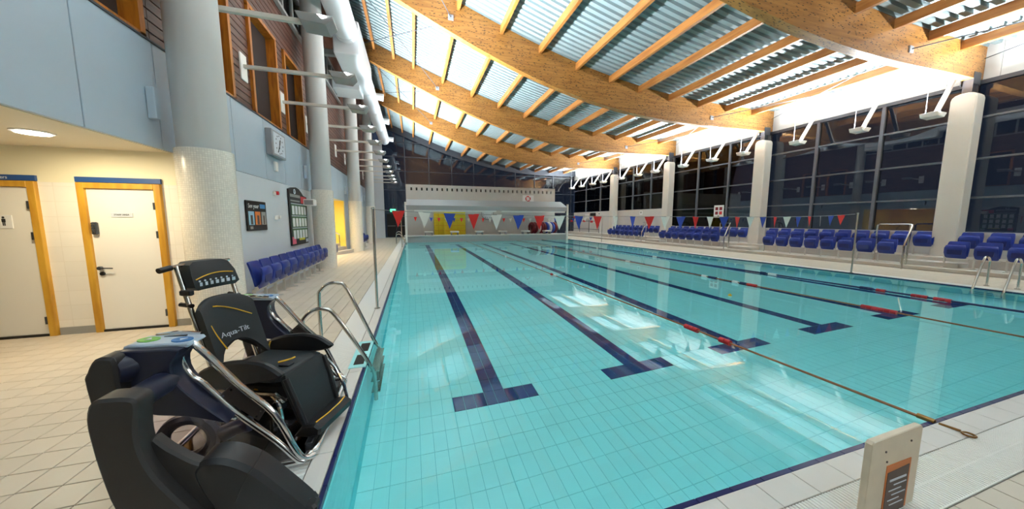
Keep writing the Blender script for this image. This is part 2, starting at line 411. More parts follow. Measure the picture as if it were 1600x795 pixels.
rect_pieces('coping_tile', PX1 + 0.03, 12.78, 1.055, 23.9, -0.02, 0.004, 'y', 0.6, 'white_plastic')
rect_pieces('edge_tile', -0.53, 12.45, PY0 - 0.035, PY0, -0.06, -0.004, 'x', 0.25, 'navy_edge')
rect_pieces('edge_tile', PX0 - 0.03, PX0, PY0 - 0.035, 23.9, -0.06, -0.004, 'y', 0.25, 'navy_edge')
rect_pieces('edge_tile', PX1, PX1 + 0.03, PY0 - 0.035, 23.9, -0.06, -0.004, 'y', 0.5, 'navy_edge')
# overflow gratings: slats too fine to count
g = MB()
for i in range(int((12.78 + 0.95) / 0.024)):
    x = -0.95 + i * 0.024; g.box(x, x + 0.015, 0.80, 1.05, -0.012, 0.002)
g.box(-0.95, 12.78, 0.915, 0.925, -0.012, 0.001); g.box(-0.95, 12.78, 0.793, 0.80, -0.012, 0.003)
o = g.build('grating', 'white_plastic', floor); o['kind'] = 'stuff'
b = MB(); b.box(-1.012, -0.685, 1.06, 31, GZ, -0.003); b.box(-0.95, 12.78, 0.80, 1.05, GZ, -0.003); b.build('grating_bed', 'white_plastic', floor)
g = MB()
for i in range(int((31 - 1.06) / 0.03)):
    y = 1.06 + i * 0.03; g.box(-1.012, -0.685, y, y + 0.021, -0.012, 0.002)
o = g.build('grating', 'white_plastic', floor); o['kind'] = 'stuff'

# ------------------------------------------------------------------ pool basin
pool = struct('pool_basin', 'turquoise tiled swimming pool basin with navy lane lines')
b = MB(); b.box(PX0 - 0.1, PX1 + 0.1, PY0 - 0.1, PY1 + 0.1, PB - 0.3, PB - 0.006); b.build('pool_bed', 'pool_grout', pool)
LANES = [0.875 + 1.9625 * k for k in range(6)]
GX = PX0 + 0.03   # grid origin so that lane centres fall on tile joints: 0.875 = GX + 11 * 0.125
tiles, navy = [], []
nx = int((PX1 - GX) / 0.125); ny = int((PY1 - PY0) / 0.25); YT = 3.33; j0 = round((YT - PY0) / 0.25)
lane_i = [round((L - GX) / 0.125) for L in LANES]
for i in range(nx):
    for j in range(ny):
        x, y = GX + (i + 0.5) * 0.125, PY0 + (j + 0.5) * 0.25 + (YT - PY0 - j0 * 0.25)
        if y > PY1 - 0.1 or y < PY0: continue
        dark = False
        for li in lane_i:
            if j0 < j < ny - 7 and li - 1 <= i < li + 1: dark = True
            if j in (j0, ny - 7) and li - 4 <= i < li + 4: dark = True
        (navy if dark else tiles).append((x, y))
lay(pool, 'tile', tiles, PB, 0.1215, 0.2465, 0.006, 0.0015, 'pool_tile', 300)
lay(pool, 'lane_tile', navy, PB, 0.1215, 0.2465, 0.006, 0.0015, 'navy_tile', 300, 'lane_tile_field')
for (x0, x1, y0, y1) in ((PX0 - 0.1, PX0, PY0 - 0.1, PY1 + 0.1), (PX1, PX1 + 0.1, PY0 - 0.1, PY1 + 0.1), (PX0, PX1, PY0 - 0.1, PY0), (PX0, PX1, PY1, PY1 + 0.1)):
    b = MB(); b.box(x0, x1, y0, y1, PB - 0.01, -0.055); b.build('pool_wall', 'pool_side', pool)
q = MB(); q.bbox(-0.004, 0.004, -0.123, 0.123, -0.0605, 0.0605, 0.0015); wme = q.mesh('wall_tile', 'pool_tile'); far = MB(); k = 0
for j in range(int((PY1 - PY0) / 0.25)):
    for i in range(7):
        cy, cz = PY0 + (j + 0.5) * 0.25, -0.122 - i * 0.125
        if k < 280: piece('wall_tile', wme, (PX0 + 0.004, cy, cz), pool); k += 1
        else: far.add([(v[0] + PX0 + 0.004, v[1] + cy, v[2] + cz) for v in q.v], q.f)
o = far.build('wall_tile_field', 'pool_tile', pool); o['kind'] = 'stuff'
b = MB(); b.add([(PX0 - 0.03, PY0 - 0.035, WZ), (PX1 + 0.03, PY0 - 0.035, WZ), (PX1 + 0.03, PY1, WZ), (PX0 - 0.03, PY1, WZ)], [(0, 1, 2, 3)])
water = b.build('pool_water', 'water'); tag(water, 'still clear turquoise water filling the swimming pool', 'water', kind='stuff')

# raised far end of the pool
e = struct('pool_end_wall', 'low white raised wall across the far end of the pool')
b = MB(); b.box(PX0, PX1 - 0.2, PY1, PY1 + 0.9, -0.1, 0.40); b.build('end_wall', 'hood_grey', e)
b = MB(); b.bbox(PX0 - 0.1, PX1 - 0.1, PY1 - 0.06, PY1 + 0.95, 0.40, 0.47, 0.01); b.build('end_wall_cap', 'far_wall', e)
b = MB(); b.box(PX0 + 0.3, PX1 - 0.5, PY1 - 0.012, PY1, 0.08, 0.10); b.build('drain_line', 'print_grey', e)

# ------------------------------------------------------------------ left wall: recess, doors, panels, cladding, windows
wl = struct('wall_left', 'left wall with pale blue panels and brown timber cladding above')
b = MB(); b.box(LWX - 0.3, LWX, 5.86, 12.7, 0, 2.5); b.box(LWX - 0.3, LWX, 17.5, FY, 0, 2.5); b.build('lower_wall', 'wall_blue', wl)
b = MB(); b.box(LWX - 0.3, LWX - 0.04, BY, FY, 2.56, 3.86); b.build('panel_backing', 'joint_dark', wl)
jy = [-4.5 + 1.08 * 0]
panels = []
y = 5.62
js = sorted([5.62 - 1.08 * k for k in range(10)] + [5.62 + 0.62] + [7.5, 8.84, 9.99, 11.22] + [11.95 + 1.1 * k for k in range(19)])
for a, c2 in zip(js, js[1:]):
    q = MB(); q.bbox(LWX - 0.035, LWX + 0.005, a + 0.006, c2 - 0.006, 2.505, 3.86, 0.004); q.build('wall_panel', 'panel_blue', wl)
b = MB(); b.box(LWX - 0.05, LWX + 0.02, BY, FY, 3.86, 3.885); b.build('panel_cap', 'joint_dark', wl)
b = MB(); b.box(LWX - 0.65, LWX - 0.5, BY, FY, 3.86, 10.9); b.build('cladding_backing', 'cladding_back', wl)
# windows in deep orange reveals, boards cut round them
WINY = [(4.25, 5.50), (6.35, 7.70), (8.62, 9.98), (10.62, 11.98), (19.0, 20.3), (21.0, 22.3)]
WZ0, WZ1 = 3.90, 6.12
BH = 0.145
for k in range(int((10.7 - 3.89) / BH)):
    z0 = 3.89 + k * BH; segs = []; y0 = 3.0
    if z0 < WZ1:
        cuts = sorted(WINY); 
        for a, c2 in cuts: segs.append((y0, a - 0.06)); y0 = c2 + 0.06
    segs.append((y0, FY))
    for a, c2 in segs:
        # break long runs at the columns
        brk = [a] + [cc for cc in COLY + [30.2] if a < cc < c2] + [c2]
        for s0, s1 in zip(brk, brk[1:]):
            if s1 - s0 < 0.05: continue
            q = MB(); q.bbox(LWX - 0.10, LWX - 0.055, s0 + 0.003, s1 - 0.003, z0 + 0.006, z0 + BH - 0.008, 0.004); q.build('board', 'cladding', wl)
for n, (a, c2) in enumerate(WINY):
    wn = struct('window_%d' % (n + 1), 'deep orange timber framed window in the brown cladding')
    D = 0.32
    for nm, dims in (('sill', (a - 0.06, c2 + 0.06, WZ0 - 0.05, WZ0 + 0.03)), ('head', (a - 0.06, c2 + 0.06, WZ1 - 0.03, WZ1 + 0.05)),
                     ('jamb', (a - 0.06, a + 0.03, WZ0, WZ1)), ('jamb', (c2 - 0.03, c2 + 0.06, WZ0, WZ1))):
        q = MB(); q.box(LWX - D, LWX + 0.0, *dims); q.build(nm, 'orange_wood', wn)
    q = MB(); q.box(LWX - D - 0.02, LWX - D + 0.06, a, c2, WZ0 + 0.78, WZ0 + 0.86); q.build('transom', 'orange_wood', wn)
    for z0, z1 in ((WZ0 + 0.03, WZ0 + 0.78), (WZ0 + 0.86, WZ1 - 0.03)):
        q = MB(); q.box(LWX - D + 0.0, LWX - D + 0.015, a + 0.03, c2 - 0.03, z0, z1); q.build('pane', 'window_glass', wn)
# clerestory strip high on the wall
cl = struct('window_20', 'blue grey clerestory glazing strip high on the cladding')
for k in range(12):
    y0 = 8.2 + k * 0.8
    q = MB(); q.box(LWX - 0.03, LWX + 0.01, y0 + 0.04, y0 + 0.76, 7.25, 8.25); q.build('pane', 'window_glass', cl)
    q = MB(); q.box(LWX - 0.04, LWX + 0.05, y0 - 0.04, y0 + 0.04, 7.2, 8.3); q.build('mullion', 'lamp_grey', cl)
for z in (7.2, 8.25):
    q = MB(); q.box(LWX - 0.04, LWX + 0.06, 8.16, 17.84, z - 0.04, z + 0.04); q.build('rail', 'lamp_grey', cl)

# recess with the doors
wd = struct('wall_recess', 'cream wall of the changing room recess')
b = MB(); b.box(-9, -3.2, 5.83, 6.1, 2.05, 2.5); b.build('upper_wall', 'cream_wall', wd)
b = MB(); b.box(-9, -3.2, 5.832, 6.1, 0, 2.05); o = b.build('tiled_wall', 'cream_tile', wd); uv_planar(o, lambda p: p.x, lambda p: p.z)
b = MB(); b.box(-9.2, -9, BY, 6.1, 0, 2.5); b.build('side_wall', 'cream_wall', wd)
b = MB(); b.box(-4.63, -4.25, 5.815, 5.83, 0, 0.10); b.build('skirting', 'print_grey', wd)
b = MB(); b.box(-3.37, -3.2, 5.815, 5.83, 0, 0.10); b.build('skirting', 'print_grey', wd)
b = MB(); b.box(-9.2, LWX - 0.04, BY, 6.1, 2.50, 2.56); o = b.build('ceiling_recess', 'soffit'); tag(o, 'pale soffit over the changing room doors', kind='structure')
def door(n, xl, xr, hinge_right):
    d = struct('door_%d' % n, 'white door in a yellow timber frame'); Y = 5.83; H = 1.98; fw = 0.075
    for nm, x0, x1, z0, z1 in (('door_jamb', xl, xl + fw, 0, H + fw), ('door_jamb', xr - fw, xr, 0, H + fw), ('door_head', xl + fw, xr - fw, H, H + fw)):
        q = MB(); q.bbox(x0, x1, Y - 0.045, Y + 0.02, z0, z1, 0.004); q.build(nm, 'frame_wood', d)
    q = MB(); q.bbox(xl + fw, xr - fw, Y - 0.012, Y + 0.03, 0.03, H, 0.003); leaf = q.build('door_leaf', 'door_white', d)
    q = MB(); q.box(xl + fw, xr - fw, Y - 0.03, Y, 0, 0.03); q.build('threshold', 'black', d)
    for z in (0.22, 1.35, 1.75):
        q = MB(); q.box(xr - fw - 0.018, xr - fw + 0.004, Y - 0.05, Y - 0.01, z - 0.05, z + 0.05); q.build('hinge', 'dark_steel', d)
    return d
d1 = door(1, -4.25, -3.38, True)
xl = -4.25 + 0.075
q = MB(); q.cyl((xl + 0.06, 5.80, 0.90), (xl + 0.06, 5.765, 0.90), 0.025); q.tube([(xl + 0.06, 5.77, 0.90), (xl + 0.10, 5.765, 0.90), (xl + 0.2, 5.765, 0.895)], 0.009); q.build('door_handle', 'dark_steel', d1)
q = MB(); q.cyl((xl + 0.06, 5.82, 0.82), (xl + 0.06, 5.80, 0.82), 0.026, n=16); q.build('keyhole', 'black', d1)
q = MB(); q.bbox(xl + 0.025, xl + 0.085, 5.775, 5.82, 1.36, 1.53, 0.01); kp = q.build('keypad', 'dark_steel', d1)
for i in range(4):
    for j in range(2):
        q = MB(); q.cyl((xl + 0.042 + j * 0.026, 5.776, 1.39 + i * 0.035), (xl + 0.042 + j * 0.026, 5.77, 1.39 + i * 0.035), 0.007, n=8); q.build('button', 'chrome', kp)
q = MB(); q.bbox(-3.95, -3.72, 5.81, 5.82, 1.595, 1.655, 0.002); pl = q.build('door_plate', 'print_light', d1)
text('door_plate_text', 'STAFF AREA', 0.03, 'print_dark', pl, frame((-3.835, 5.8085, 1.628), (1, 0, 0), (0, 0, 1)))
d2 = door(2, -5.6, -4.64, True)
q = MB(); q.bbox(-5.06, -4.91, 5.81, 5.82, 1.45, 1.62, 0.002); pl = q.build('toilet_sign', 'print_white', d2)
q = MB(); Y = 5.808
q.cyl((-4.985, Y + .001, 1.590), (-4.985, Y - .001, 1.590), 0.013, n=12); q.box(-5.003, -4.967, Y, Y + .001, 1.530, 1.573); q.box(-4.998, -4.987, Y, Y + .001, 1.485, 1.530); q.box(-4.983, -4.972, Y, Y + .001, 1.485, 1.530)
q.build('pictogram', 'print_dark', pl)
for xa, xb, nm in ((-4.26, -3.37, None), (-5.62, -4.63, 'Showers')):
    sg = thing('door_sign', 'plain dark blue strip sign above the door with the keypad' if not nm else 'dark blue strip sign with white lettering above the toilet door', 'sign', ((xa + xb) / 2, 5.83, 2.06), world=True)
    q = MB(); q.bbox(xa, xb, 5.80, 5.828, 2.06, 2.13, 0.002); q.build('sign_board', 'blue_sign', sg)
    if nm: text('lettering', nm, 0.055, 'print_white', sg, frame((-4.975, 5.798, 2.095), (1, 0, 0), (0, 0, 1)))
dl = thing('downlight', 'round white downlight glowing in the soffit over the changing room doors', 'ceiling light', (-3.87, 4.9, 2.50), world=True)
q = MB(); q.lathe([(0.15, 2.50), (0.15, 2.488), (0.12, 2.485)], -3.87, 4.9, 28); q.build('rim', 'white_plastic', dl)
q = MB(); q.lathe([(0.118, 2.49), (0.118, 2.478), (0.09, 2.474)], -3.87, 4.9, 28); q.build('diffuser', 'light_disc', dl)
area_light('downlight_lamp', (-3.87, 4.9, 2.46), (-3.87, 4.9, 0), (0.24, 0.24), 13, (1.0, 0.84, 0.55), dl)

# yellow stair alcove
wa = struct('wall_alcove', 'bright yellow stair alcove in the left wall')
b = MB(); b.box(-7, LWX, 17.3, 17.5, 0, 2.5); b.build('far_side', 'yellow_wall', wa)
b = MB(); b.box(-7, LWX - 0.3, 12.5, 12.7, 0, 2.62); b.build('near_side', 'yellow_wall', wa)
b = MB(); b.box(-7.2, -7, 12.5, 17.5, 0, 2.62); b.build('back', 'yellow_wall', wa)
b = MB(); b.box(-7.2, LWX - 0.04, 12.5, 17.5, 2.50, 2.56); o = b.build('ceiling_alcove', 'soffit'); tag(o, 'cream soffit over the yellow stair alcove', kind='structure')
st = struct('alcove_steps', 'pale curved steps in the yellow alcove')
for i in range(3):
    R = 1.75 - i * 0.32; b = MB()
    b.prism([(-4.6, 17.28)] + [(-4.6 + R * math.cos(a) * 1.0, 17.28 - R * 1.1 * math.sin(a)) for a in [PI / 2 * k / 10 for k in range(11)]][::1], i * 0.15, (i + 1) * 0.15, 'z'); b.build('step', 'concrete', st)
for rx, ry in ((-3.35, 16.75), (-4.2, 15.8)):
    h = thing('stair_handrail', 'steel handrail beside the wall end of the alcove steps' if rx > -3.5 else 'steel handrail in the middle of the alcove steps', 'handrail', (rx, ry, 0.15), world=True)
    q = MB(); q.tube(smooth_path([(rx, ry, 0.0), (rx, ry, 0.8), (rx - 0.08, ry, 0.95), (rx - 0.9, ry, 1.45), (rx - 1.3, ry, 1.5)], 4), 0.022); q.build('rail', 'steel', h, True)
al = thing('downlight', 'small round downlight glowing in the yellow alcove soffit', 'ceiling light', (-4.0, 15.0, 2.50), world=True)
q = MB(); q.lathe([(0.12, 2.50), (0.12, 2.485), (0.09, 2.482)], -4.0, 15.0, 20); q.build('diffuser', 'light_disc', al)
area_light('alcove_lamp', (-4.2, 15.0, 2.46), (-4.2, 15.0, 0), (0.3, 0.3), 45, (1.0, 0.86, 0.55), al)

# ------------------------------------------------------------------ columns
def zt(x): return float(np.interp(x, XS, ZT))
def zb(x): return float(np.interp(x, XS, ZB))
_tx = [-3.4, -1.7, 1.7, 4, 7, 9, 11, 14, 17.3]; _tz = [10.85, 10.2, 8.98, 8.2, 7.47, 7.15, 6.95, 6.83, 6.87]
_bx = [-3.4, -1.6, 1.5, 4, 6.5, 8.5, 11, 14, 17.3]; _bz = [10.05, 9.28, 7.95, 7.03, 6.36, 6.07, 5.88, 5.86, 5.93]
XS = np.linspace(-3.2, 17.15, 60); ZT = np.polyval(np.polyfit(_tx, _tz, 5), XS); ZB = np.polyval(np.polyfit(_bx, _bz, 5), XS)
BAYN = ['beside the changing room doors', 'beside the score board', 'beside the yellow alcove', 'by the far seats']
for i, y in enumerate(COLY):
    if y < 0: continue
    k = thing('round_column', 'tall round column with white mosaic base ' + BAYN[i - 2], 'column', (-2.78, y, 0), group='round columns along the left wall', world=True)
    b = MB(); n = 32; r = 0.315
    b.loft([[(-2.78 + r * math.cos(2 * PI * j / n), y + r * math.sin(2 * PI * j / n), z) for j in range(n)] for z in (0, 2.52)], caps=False)
    o = b.build('mosaic_base', 'mosaic', k, True)
    me = o.data; uvl = me.uv_layers.new(name='UVMap')
    for p in me.polygons:
        angs = [math.atan2(me.vertices[me.loops[l].vertex_index].co.y, me.vertices[me.loops[l].vertex_index].co.x) % (2 * PI) for l in p.loop_indices]
        if max(angs) - min(angs) > PI: angs = [a + 2 * PI if a < PI else a for a in angs]
        for l, a in zip(p.loop_indices, angs): uvl.data[l].uv = (a * r, me.vertices[me.loops[l].vertex_index].co.z)
    b = MB(); b.lathe([(0.305, 2.52), (0.285, 2.53), (0.285, zb(-2.78) + 0.1)], -2.78, y, 32); b.build('shaft', 'column_paint', k, True)
    b = MB(); b.bbox(-3.19, -3.10, y - 0.30, y - 0.22, 2.85, 3.25, 0.01); b.build('bracket', 'panel_blue', k)
for i, y in enumerate(COLY):
    if y < 0: continue
    k = thing('window_column', 'off white flat window column with rounded top, %s from the ladder by the seats' % ['first', 'second', 'third', 'fourth'][i - 2], 'column', (16.75, y, 0), group='flat columns along the windows', world=True)
    prof = [(y - 0.26, 0.0), (y + 0.26, 0.0), (y + 0.26, 5.32)] + [(y + 0.26 - 0.18 * (1 - math.cos(a)), 5.32 + 0.18 * math.sin(a)) for a in (0.5, 1.0, PI / 2)] + [(y - 0.08, 5.5)] + [(y - 0.26 + 0.18 * (1 - math.cos(a)), 5.32 + 0.18 * math.sin(a)) for a in (1.0, 0.5, 0)]
    b = MB(); b.prism(prof, 16.55, 17.05, 'x', 0.03); b.build('shaft', 'column_offwhite', k)
    b = MB(); b.box(16.68, 16.92, y - 0.1, y + 0.1, 5.48, 5.92); b.box(16.6, 17.0, y - 0.13, y - 0.115, 5.75, 6.1); b.box(16.6, 17.0, y + 0.115, y + 0.13, 5.75, 6.1); b.build('beam_shoe', 'dark_steel', k)

# ------------------------------------------------------------------ right wall with glazing
wr = struct('wall_right', 'right wall with white sill and fascia')
b = MB(); b.box(RWX, RWX + 0.3, BY, 17.9, 0, 1.12); b.box(RWX, RWX + 0.3, 17.9, FY, 0, 2.42); b.build('sill_wall', 'far_wall', wr)
b = MB(); b.box(RWX - 0.12, RWX + 0.1, BY, 17.7, 1.10, 1.18); b.build('window_board', 'white_paint', wr)
y = BY
fy = []
while y < FY: fy.append(y); y += 1.02
for a in fy:
    q = MB(); q.bbox(RWX - 0.03, RWX + 0.1, a + 0.004, min(a + 1.02, FY) - 0.004, 5.92, 7.1, 0.004); q.build('fascia_panel', 'white_paint', wr)
b = MB(); b.box(RWX - 0.06, RWX + 0.12, BY, FY, 5.80, 5.92); b.build('fascia_trim', 'dark_steel', wr)
bays = [(COLY[i] if i >= 0 else BY, COLY[i + 1] if i + 1 < len(COLY) else FY) for i in range(-1, len(COLY))]
wnum = 30
for i, (a, c2) in enumerate(bays):
    if c2 < 0: continue
    z0 = 1.18 if a < 17 else 2.42; zs = [z0, 2.28, 3.50, 4.78, 5.80] if z0 < 2 else [z0, 3.55, 4.72, 5.80]
    wn = struct('window_%d' % wnum, 'tall dark window bay with grey mullions'); wnum += 1
    ys = [a + (c2 - a) * k / 3 for k in range(4)]
    for yy in ys[:-1]:
        q = MB(); q.box(RWX - 0.08, RWX + 0.1, yy - 0.05, yy + 0.05, z0, 5.80); q.build('mullion', 'mullion', wn)
    for z in zs[1:-1]:
        q = MB(); q.box(RWX - 0.05, RWX + 0.08, a, c2, z - 0.03, z + 0.03); q.build('transom', 'mullion', wn)
    for yy, y2 in zip(ys, ys[1:]):
        for za, zc in zip(zs, zs[1:]):
            q = MB(); q.box(RWX, RWX + 0.012, yy + 0.05, y2 - 0.05, za + 0.03, zc - 0.03); q.build('pane', 'window_glass', wn)

# ------------------------------------------------------------------ far end: glass gable, white wall, hood
wf = struct('wall_far', 'far gable end')
b = MB(); b.box(LWX, -2.35, FY - 2.0, FY - 1.8, 0, 8.2); b.build('end_pier', 'wall_blue', wf)
wn = struct('window_40', 'dark glazed gable end with thin grey mullions')
mx = [-2.7, -0.55, 1.62, 3.78, 5.95, 8.1, 10.3, 12.45, 14.6, 16.75, RWX]
for x in mx[:-1]:
    q = MB(); q.box(x - 0.03, x + 0.03, FY - 0.1, FY + 0.05, 0, zt(x) + 0.05); q.build('mullion', 'dark_steel', wn)
zr = [0.02, 2.35, 4.4, 6.15, 7.45, 8.75, 10.2]
for z in zr[1:]:
    xr = [x for x in XS if zt(x) > z]; xe = max(xr) if xr else -2
    q = MB(); q.box(LWX, min(xe, RWX), FY - 0.08, FY + 0.04, z - 0.02, z + 0.02); q.build('transom', 'dark_steel', wn)
for xa, xb in zip(mx, mx[1:]):
    for za, zc in zip(zr, zr[1:] + [11]):
        top = lambda x: min(zc - 0.03, zt(x))
        if top(xa) <= za + 0.05: continue
        pts = [(xa + 0.04, za + 0.03), (xb - 0.04, za + 0.03), (xb - 0.04, max(za + 0.04, top(xb))), (xa + 0.04, top(xa))]
        q = MB(); q.prism(pts, FY - 0.01, FY, 'y'); q.build('pane', 'window_glass', wn)
b = MB(); b.prism([(x, zt(x) - 0.55) for x in XS] + [(x, zt(x) + 0.05) for x in XS[::-1]], FY - 0.25, FY - 0.2, 'y'); b.build('gable_trim', 'dark_steel', wf)
# white screen wall behind the pool end, with a row of square openings
ws = struct('wall_screen', 'white screen wall behind the pool end with a row of small openings')
SY = 26.5
b = MB(); b.box(-0.45, 12.3, SY, SY + 0.25, 0, 3.92); b.box(-0.45, 12.3, SY, SY + 0.25, 4.16, 4.38)
n = 31
for i in range(n + 1):
    x0 = -0.45 if i == 0 else -0.10 + (i - 1) * 0.398 + 0.13; x1 = 12.3 if i == n else -0.10 + i * 0.398
    b.box(x0, x1, SY, SY + 0.25, 3.92, 4.16)
b.build('screen', 'far_wall', ws)
b = MB(); b.box(-0.4, 12.25, SY + 0.2, SY + 0.24, 3.9, 4.18); b.build('opening_backing', 'black', ws)
sg = thing('lifebuoy_sign', 'white notice with a red lifebuoy ring high on the white screen wall', 'sign', (9.75, SY, 3.3), world=True)
q = MB(); q.bbox(9.2, 10.25, SY - 0.02, SY - 0.002, 3.05, 3.75, 0.004); q.build('board', 'print_white', sg)
q = MB(); q.torus((9.72, SY - 0.022, 3.45), (0, 1, 0), 0.2, 0.05, 24, 6); q.build('ring', 'red', sg)
for a in (0.8, 2.35, 3.93, 5.5):
    q = MB(); q.cyl((9.72 + 0.2 * math.cos(a), SY - 0.022, 3.45 + 0.2 * math.sin(a)), (9.72 + 0.21 * math.cos(a + .25), SY - 0.022, 3.45 + 0.21 * math.sin(a + .25)), 0.054, n=8); q.build('ring_band', 'print_white', sg)
hood = thing('pool_cover_hood', 'long grey hood on white posts over the far end of the pool', 'hood', (6, PY1, 0), world=True)
b = MB(); b.prism([(PY1 - 0.35, 2.30), (PY1 - 0.35, 2.62), (PY1 + 0.9, 3.12), (PY1 + 1.0, 3.12), (PY1 + 1.0, 2.95), (PY1 - 0.27, 2.30)], -0.42, 12.05, 'x'); b.build('canopy', 'hood_grey', hood)
for x in (-0.46, 12.1):
    b = MB(); b.bbox(x - 0.07, x + 0.07, PY1 - 0.35, PY1 - 0.2, -0.9 if x > 0 else 0, 2.85, 0.01); b.build('post', 'white_plastic', hood)
for x0, x1 in ((0.1, 6.1), (6.45, 11.9)):
    b = MB(); b.bbox(x0, x1, PY1 - 0.3, PY1 - 0.12, 2.18, 2.32, 0.02); o = b.build('strip_light', 'white_plastic', hood)
for i in range(6):
    x = LANES[i] * 0.965 + 0.25
    k = thing('starting_block', 'small white starting block, %s along the pool end from the round columns' % ORD[i], 'starting block', (x, PY1 + 0.3, 0.47), group='starting blocks on the far pool wall', world=True)
    b = MB(); b.bbox(x - 0.3, x + 0.3, PY1 + 0.0, PY1 + 0.6, 0.66, 0.76, 0.01); b.build('platform', 'white_plastic', k)
    for s in (-1, 1):
        b = MB(); b.box(x + s * 0.24 - 0.03, x + s * 0.24 + 0.03, PY1 + 0.1, PY1 + 0.5, 0.47, 0.67); b.build('leg', 'grey_metal', k)
# yellow inflatable mats standing against the screen wall
for i, (x0, x1, z1, yy) in enumerate(((1.62, 3.6, 2.42, 26.35), (1.95, 4.05, 2.38, 26.1), (2.35, 4.1, 2.25, 25.85))):
    k = thing('foam_mat', ['yellow foam mat at the back of the leaning stack', 'yellow foam mat in the middle of the leaning stack', 'yellow foam mat at the front of the leaning stack'][i], 'mat', ((x0 + x1) / 2, yy, 0.0), group='yellow mats against the screen wall', world=True)
    b = MB(); b.bbox(x0, x1, yy, yy + 0.14, 0.0, z1, 0.04); b.build('mat_body', 'yellow_mat', k)
    for j in range(5):
        b = MB(); b.box(x0 + 0.05, x1 - 0.05, yy - 0.012, yy + 0.002, 0.3 + j * 0.42, 0.34 + j * 0.42); b.build('seam', 'yellow_trim', k)
rk = thing('float_rack', 'low rack with red, blue and white swim floats by the screen wall', 'rack', (10.9, 25.8, 0), world=True)
for x in (9.65, 12.1):
    b = MB(); b.tube([(x, 25.6, 0), (x, 25.6, 1.0), (x, 26.1, 1.0), (x, 26.1, 0)], 0.025); b.build('rack_end', 'steel', rk)
b = MB(); b.tube([(9.65, 25.6, 0.4), (12.1, 25.6, 0.4)], 0.02); b.tube([(9.65, 26.1, 0.4), (12.1, 26.1, 0.4)], 0.02); b.build('rack_bar', 'steel', rk)
for i in range(9):
    x = 9.85 + i * 0.26; m = ['dark_red', 'dark_red', 'flag_white', 'dark_red', 'dark_red', 'flag_blue', 'flag_white', 'flag_blue', 'dark_red'][i]
    o_ = MB(); o_.torus((x, 25.85, 0.93), (1, 0.25, 0), 0.38, 0.12, 24, 8)
    o = o_.build('swim_ring', m); tag(o, '%s swim ring standing in the float rack, %s from the yellow mats' % ({'dark_red': 'dark red', 'flag_white': 'white', 'flag_blue': 'blue'}[m], ORD[i]), 'swim ring', 'swim rings in the rack')
ck = thing('wall_clock', 'round pace clock on the screen wall under the hood', 'clock', (6.05, SY, 2.1), world=True)
q = MB(); q.cyl((6.05, SY - 0.08, 2.15), (6.05, SY, 2.15), 0.5, n=32); q.build('face', 'print_white', ck)
q = MB(); q.torus((6.05, SY - 0.08, 2.15), (0, 1, 0), 0.5, 0.03, 32, 6); q.build('rim', 'grey_metal', ck)
for i in range(12):
    a = i * PI / 6; q = MB(); q.cyl((6.05 + 0.42 * math.cos(a), SY - 0.085, 2.15 + 0.42 * math.sin(a)), (6.05 + 0.35 * math.cos(a), SY - 0.085, 2.15 + 0.35 * math.sin(a)), 0.015, n=6); q.build('hour_mark', 'black', ck)
ex = thing('exit_sign', 'glowing green exit sign over the far glass doors', 'sign', (-1.75, FY - 0.2, 2.36), world=True)
q = MB(); q.bbox(-1.98, -1.5, FY - 0.2, FY - 0.12, 2.36, 2.62, 0.01); q.build('panel', 'exit_green', ex)
fd = struct('door_3', 'dark glazed double doors at the far end')
for x0, x1 in ((-2.3, -1.5), (-1.45, -0.65)):
    q = MB(); q.bbox(x0, x1, FY - 0.22, FY - 0.17, 0.02, 2.2, 0.01); q.build('door_leaf', 'door_dark', fd)
    q = MB(); q.tube([(x0 + 0.05, FY - 0.26, 1.05), (x1 - 0.05, FY - 0.26, 1.05)], 0.02); q.build('push_bar', 'grey_metal', fd)

# rear wall behind the viewpoint and night ground outside
b = MB(); b.box(-9.2, 18, BY - 0.2, BY, 0, 11); o = b.build('wall_rear', 'white_paint'); tag(o, 'plain white wall at the near end of the hall', kind='structure')
b = MB(); b.box(-30, 45, -20, 60, -1.6, -1.5); o = b.build('ground_outside', 'night_ground'); tag(o, 'dark ground outside', kind='structure')

# ------------------------------------------------------------------ roof: corrugated deck, beams, purlins
ce = struct('ceiling', 'corrugated pale metal roof deck')
per = 0.235; prof = []; y = BY
while y < FY:
    prof += [(y, 0.0), (y + 0.13, 0.0), (y + 0.145, 0.09), (y + 0.22, 0.09)]; y += per
vs, fs = [], []; np_ = len(prof); xs = [-3.5] + list(XS) + [17.6]
for x in xs:
    zz = zt(min(max(x, XS[0]), XS[-1])) + (0.35 * (XS[0] - x) if x < XS[0] else 0)
    for (yy, dz) in prof: vs.append((x, yy, zz + 0.03 + dz))
for i in range(len(xs) - 1):
    for j in range(np_ - 1): fs.append((i * np_ + j, i * np_ + j + 1, (i + 1) * np_ + j + 1, (i + 1) * np_ + j))
b = MB(); b.add(vs, fs); b.build('corrugated_deck', 'roof_metal', ce)
b = MB(); b.box(-3.6, -3.4, BY, FY, 3.9, 11.5); b.build('high_wall', 'cladding_back', ce)
BEAMN = ['over the near end of the hall', 'over the changing room end', 'on the first flat column', 'on the second flat column', 'on the third flat column', 'on the fourth flat column']
BW = 0.12
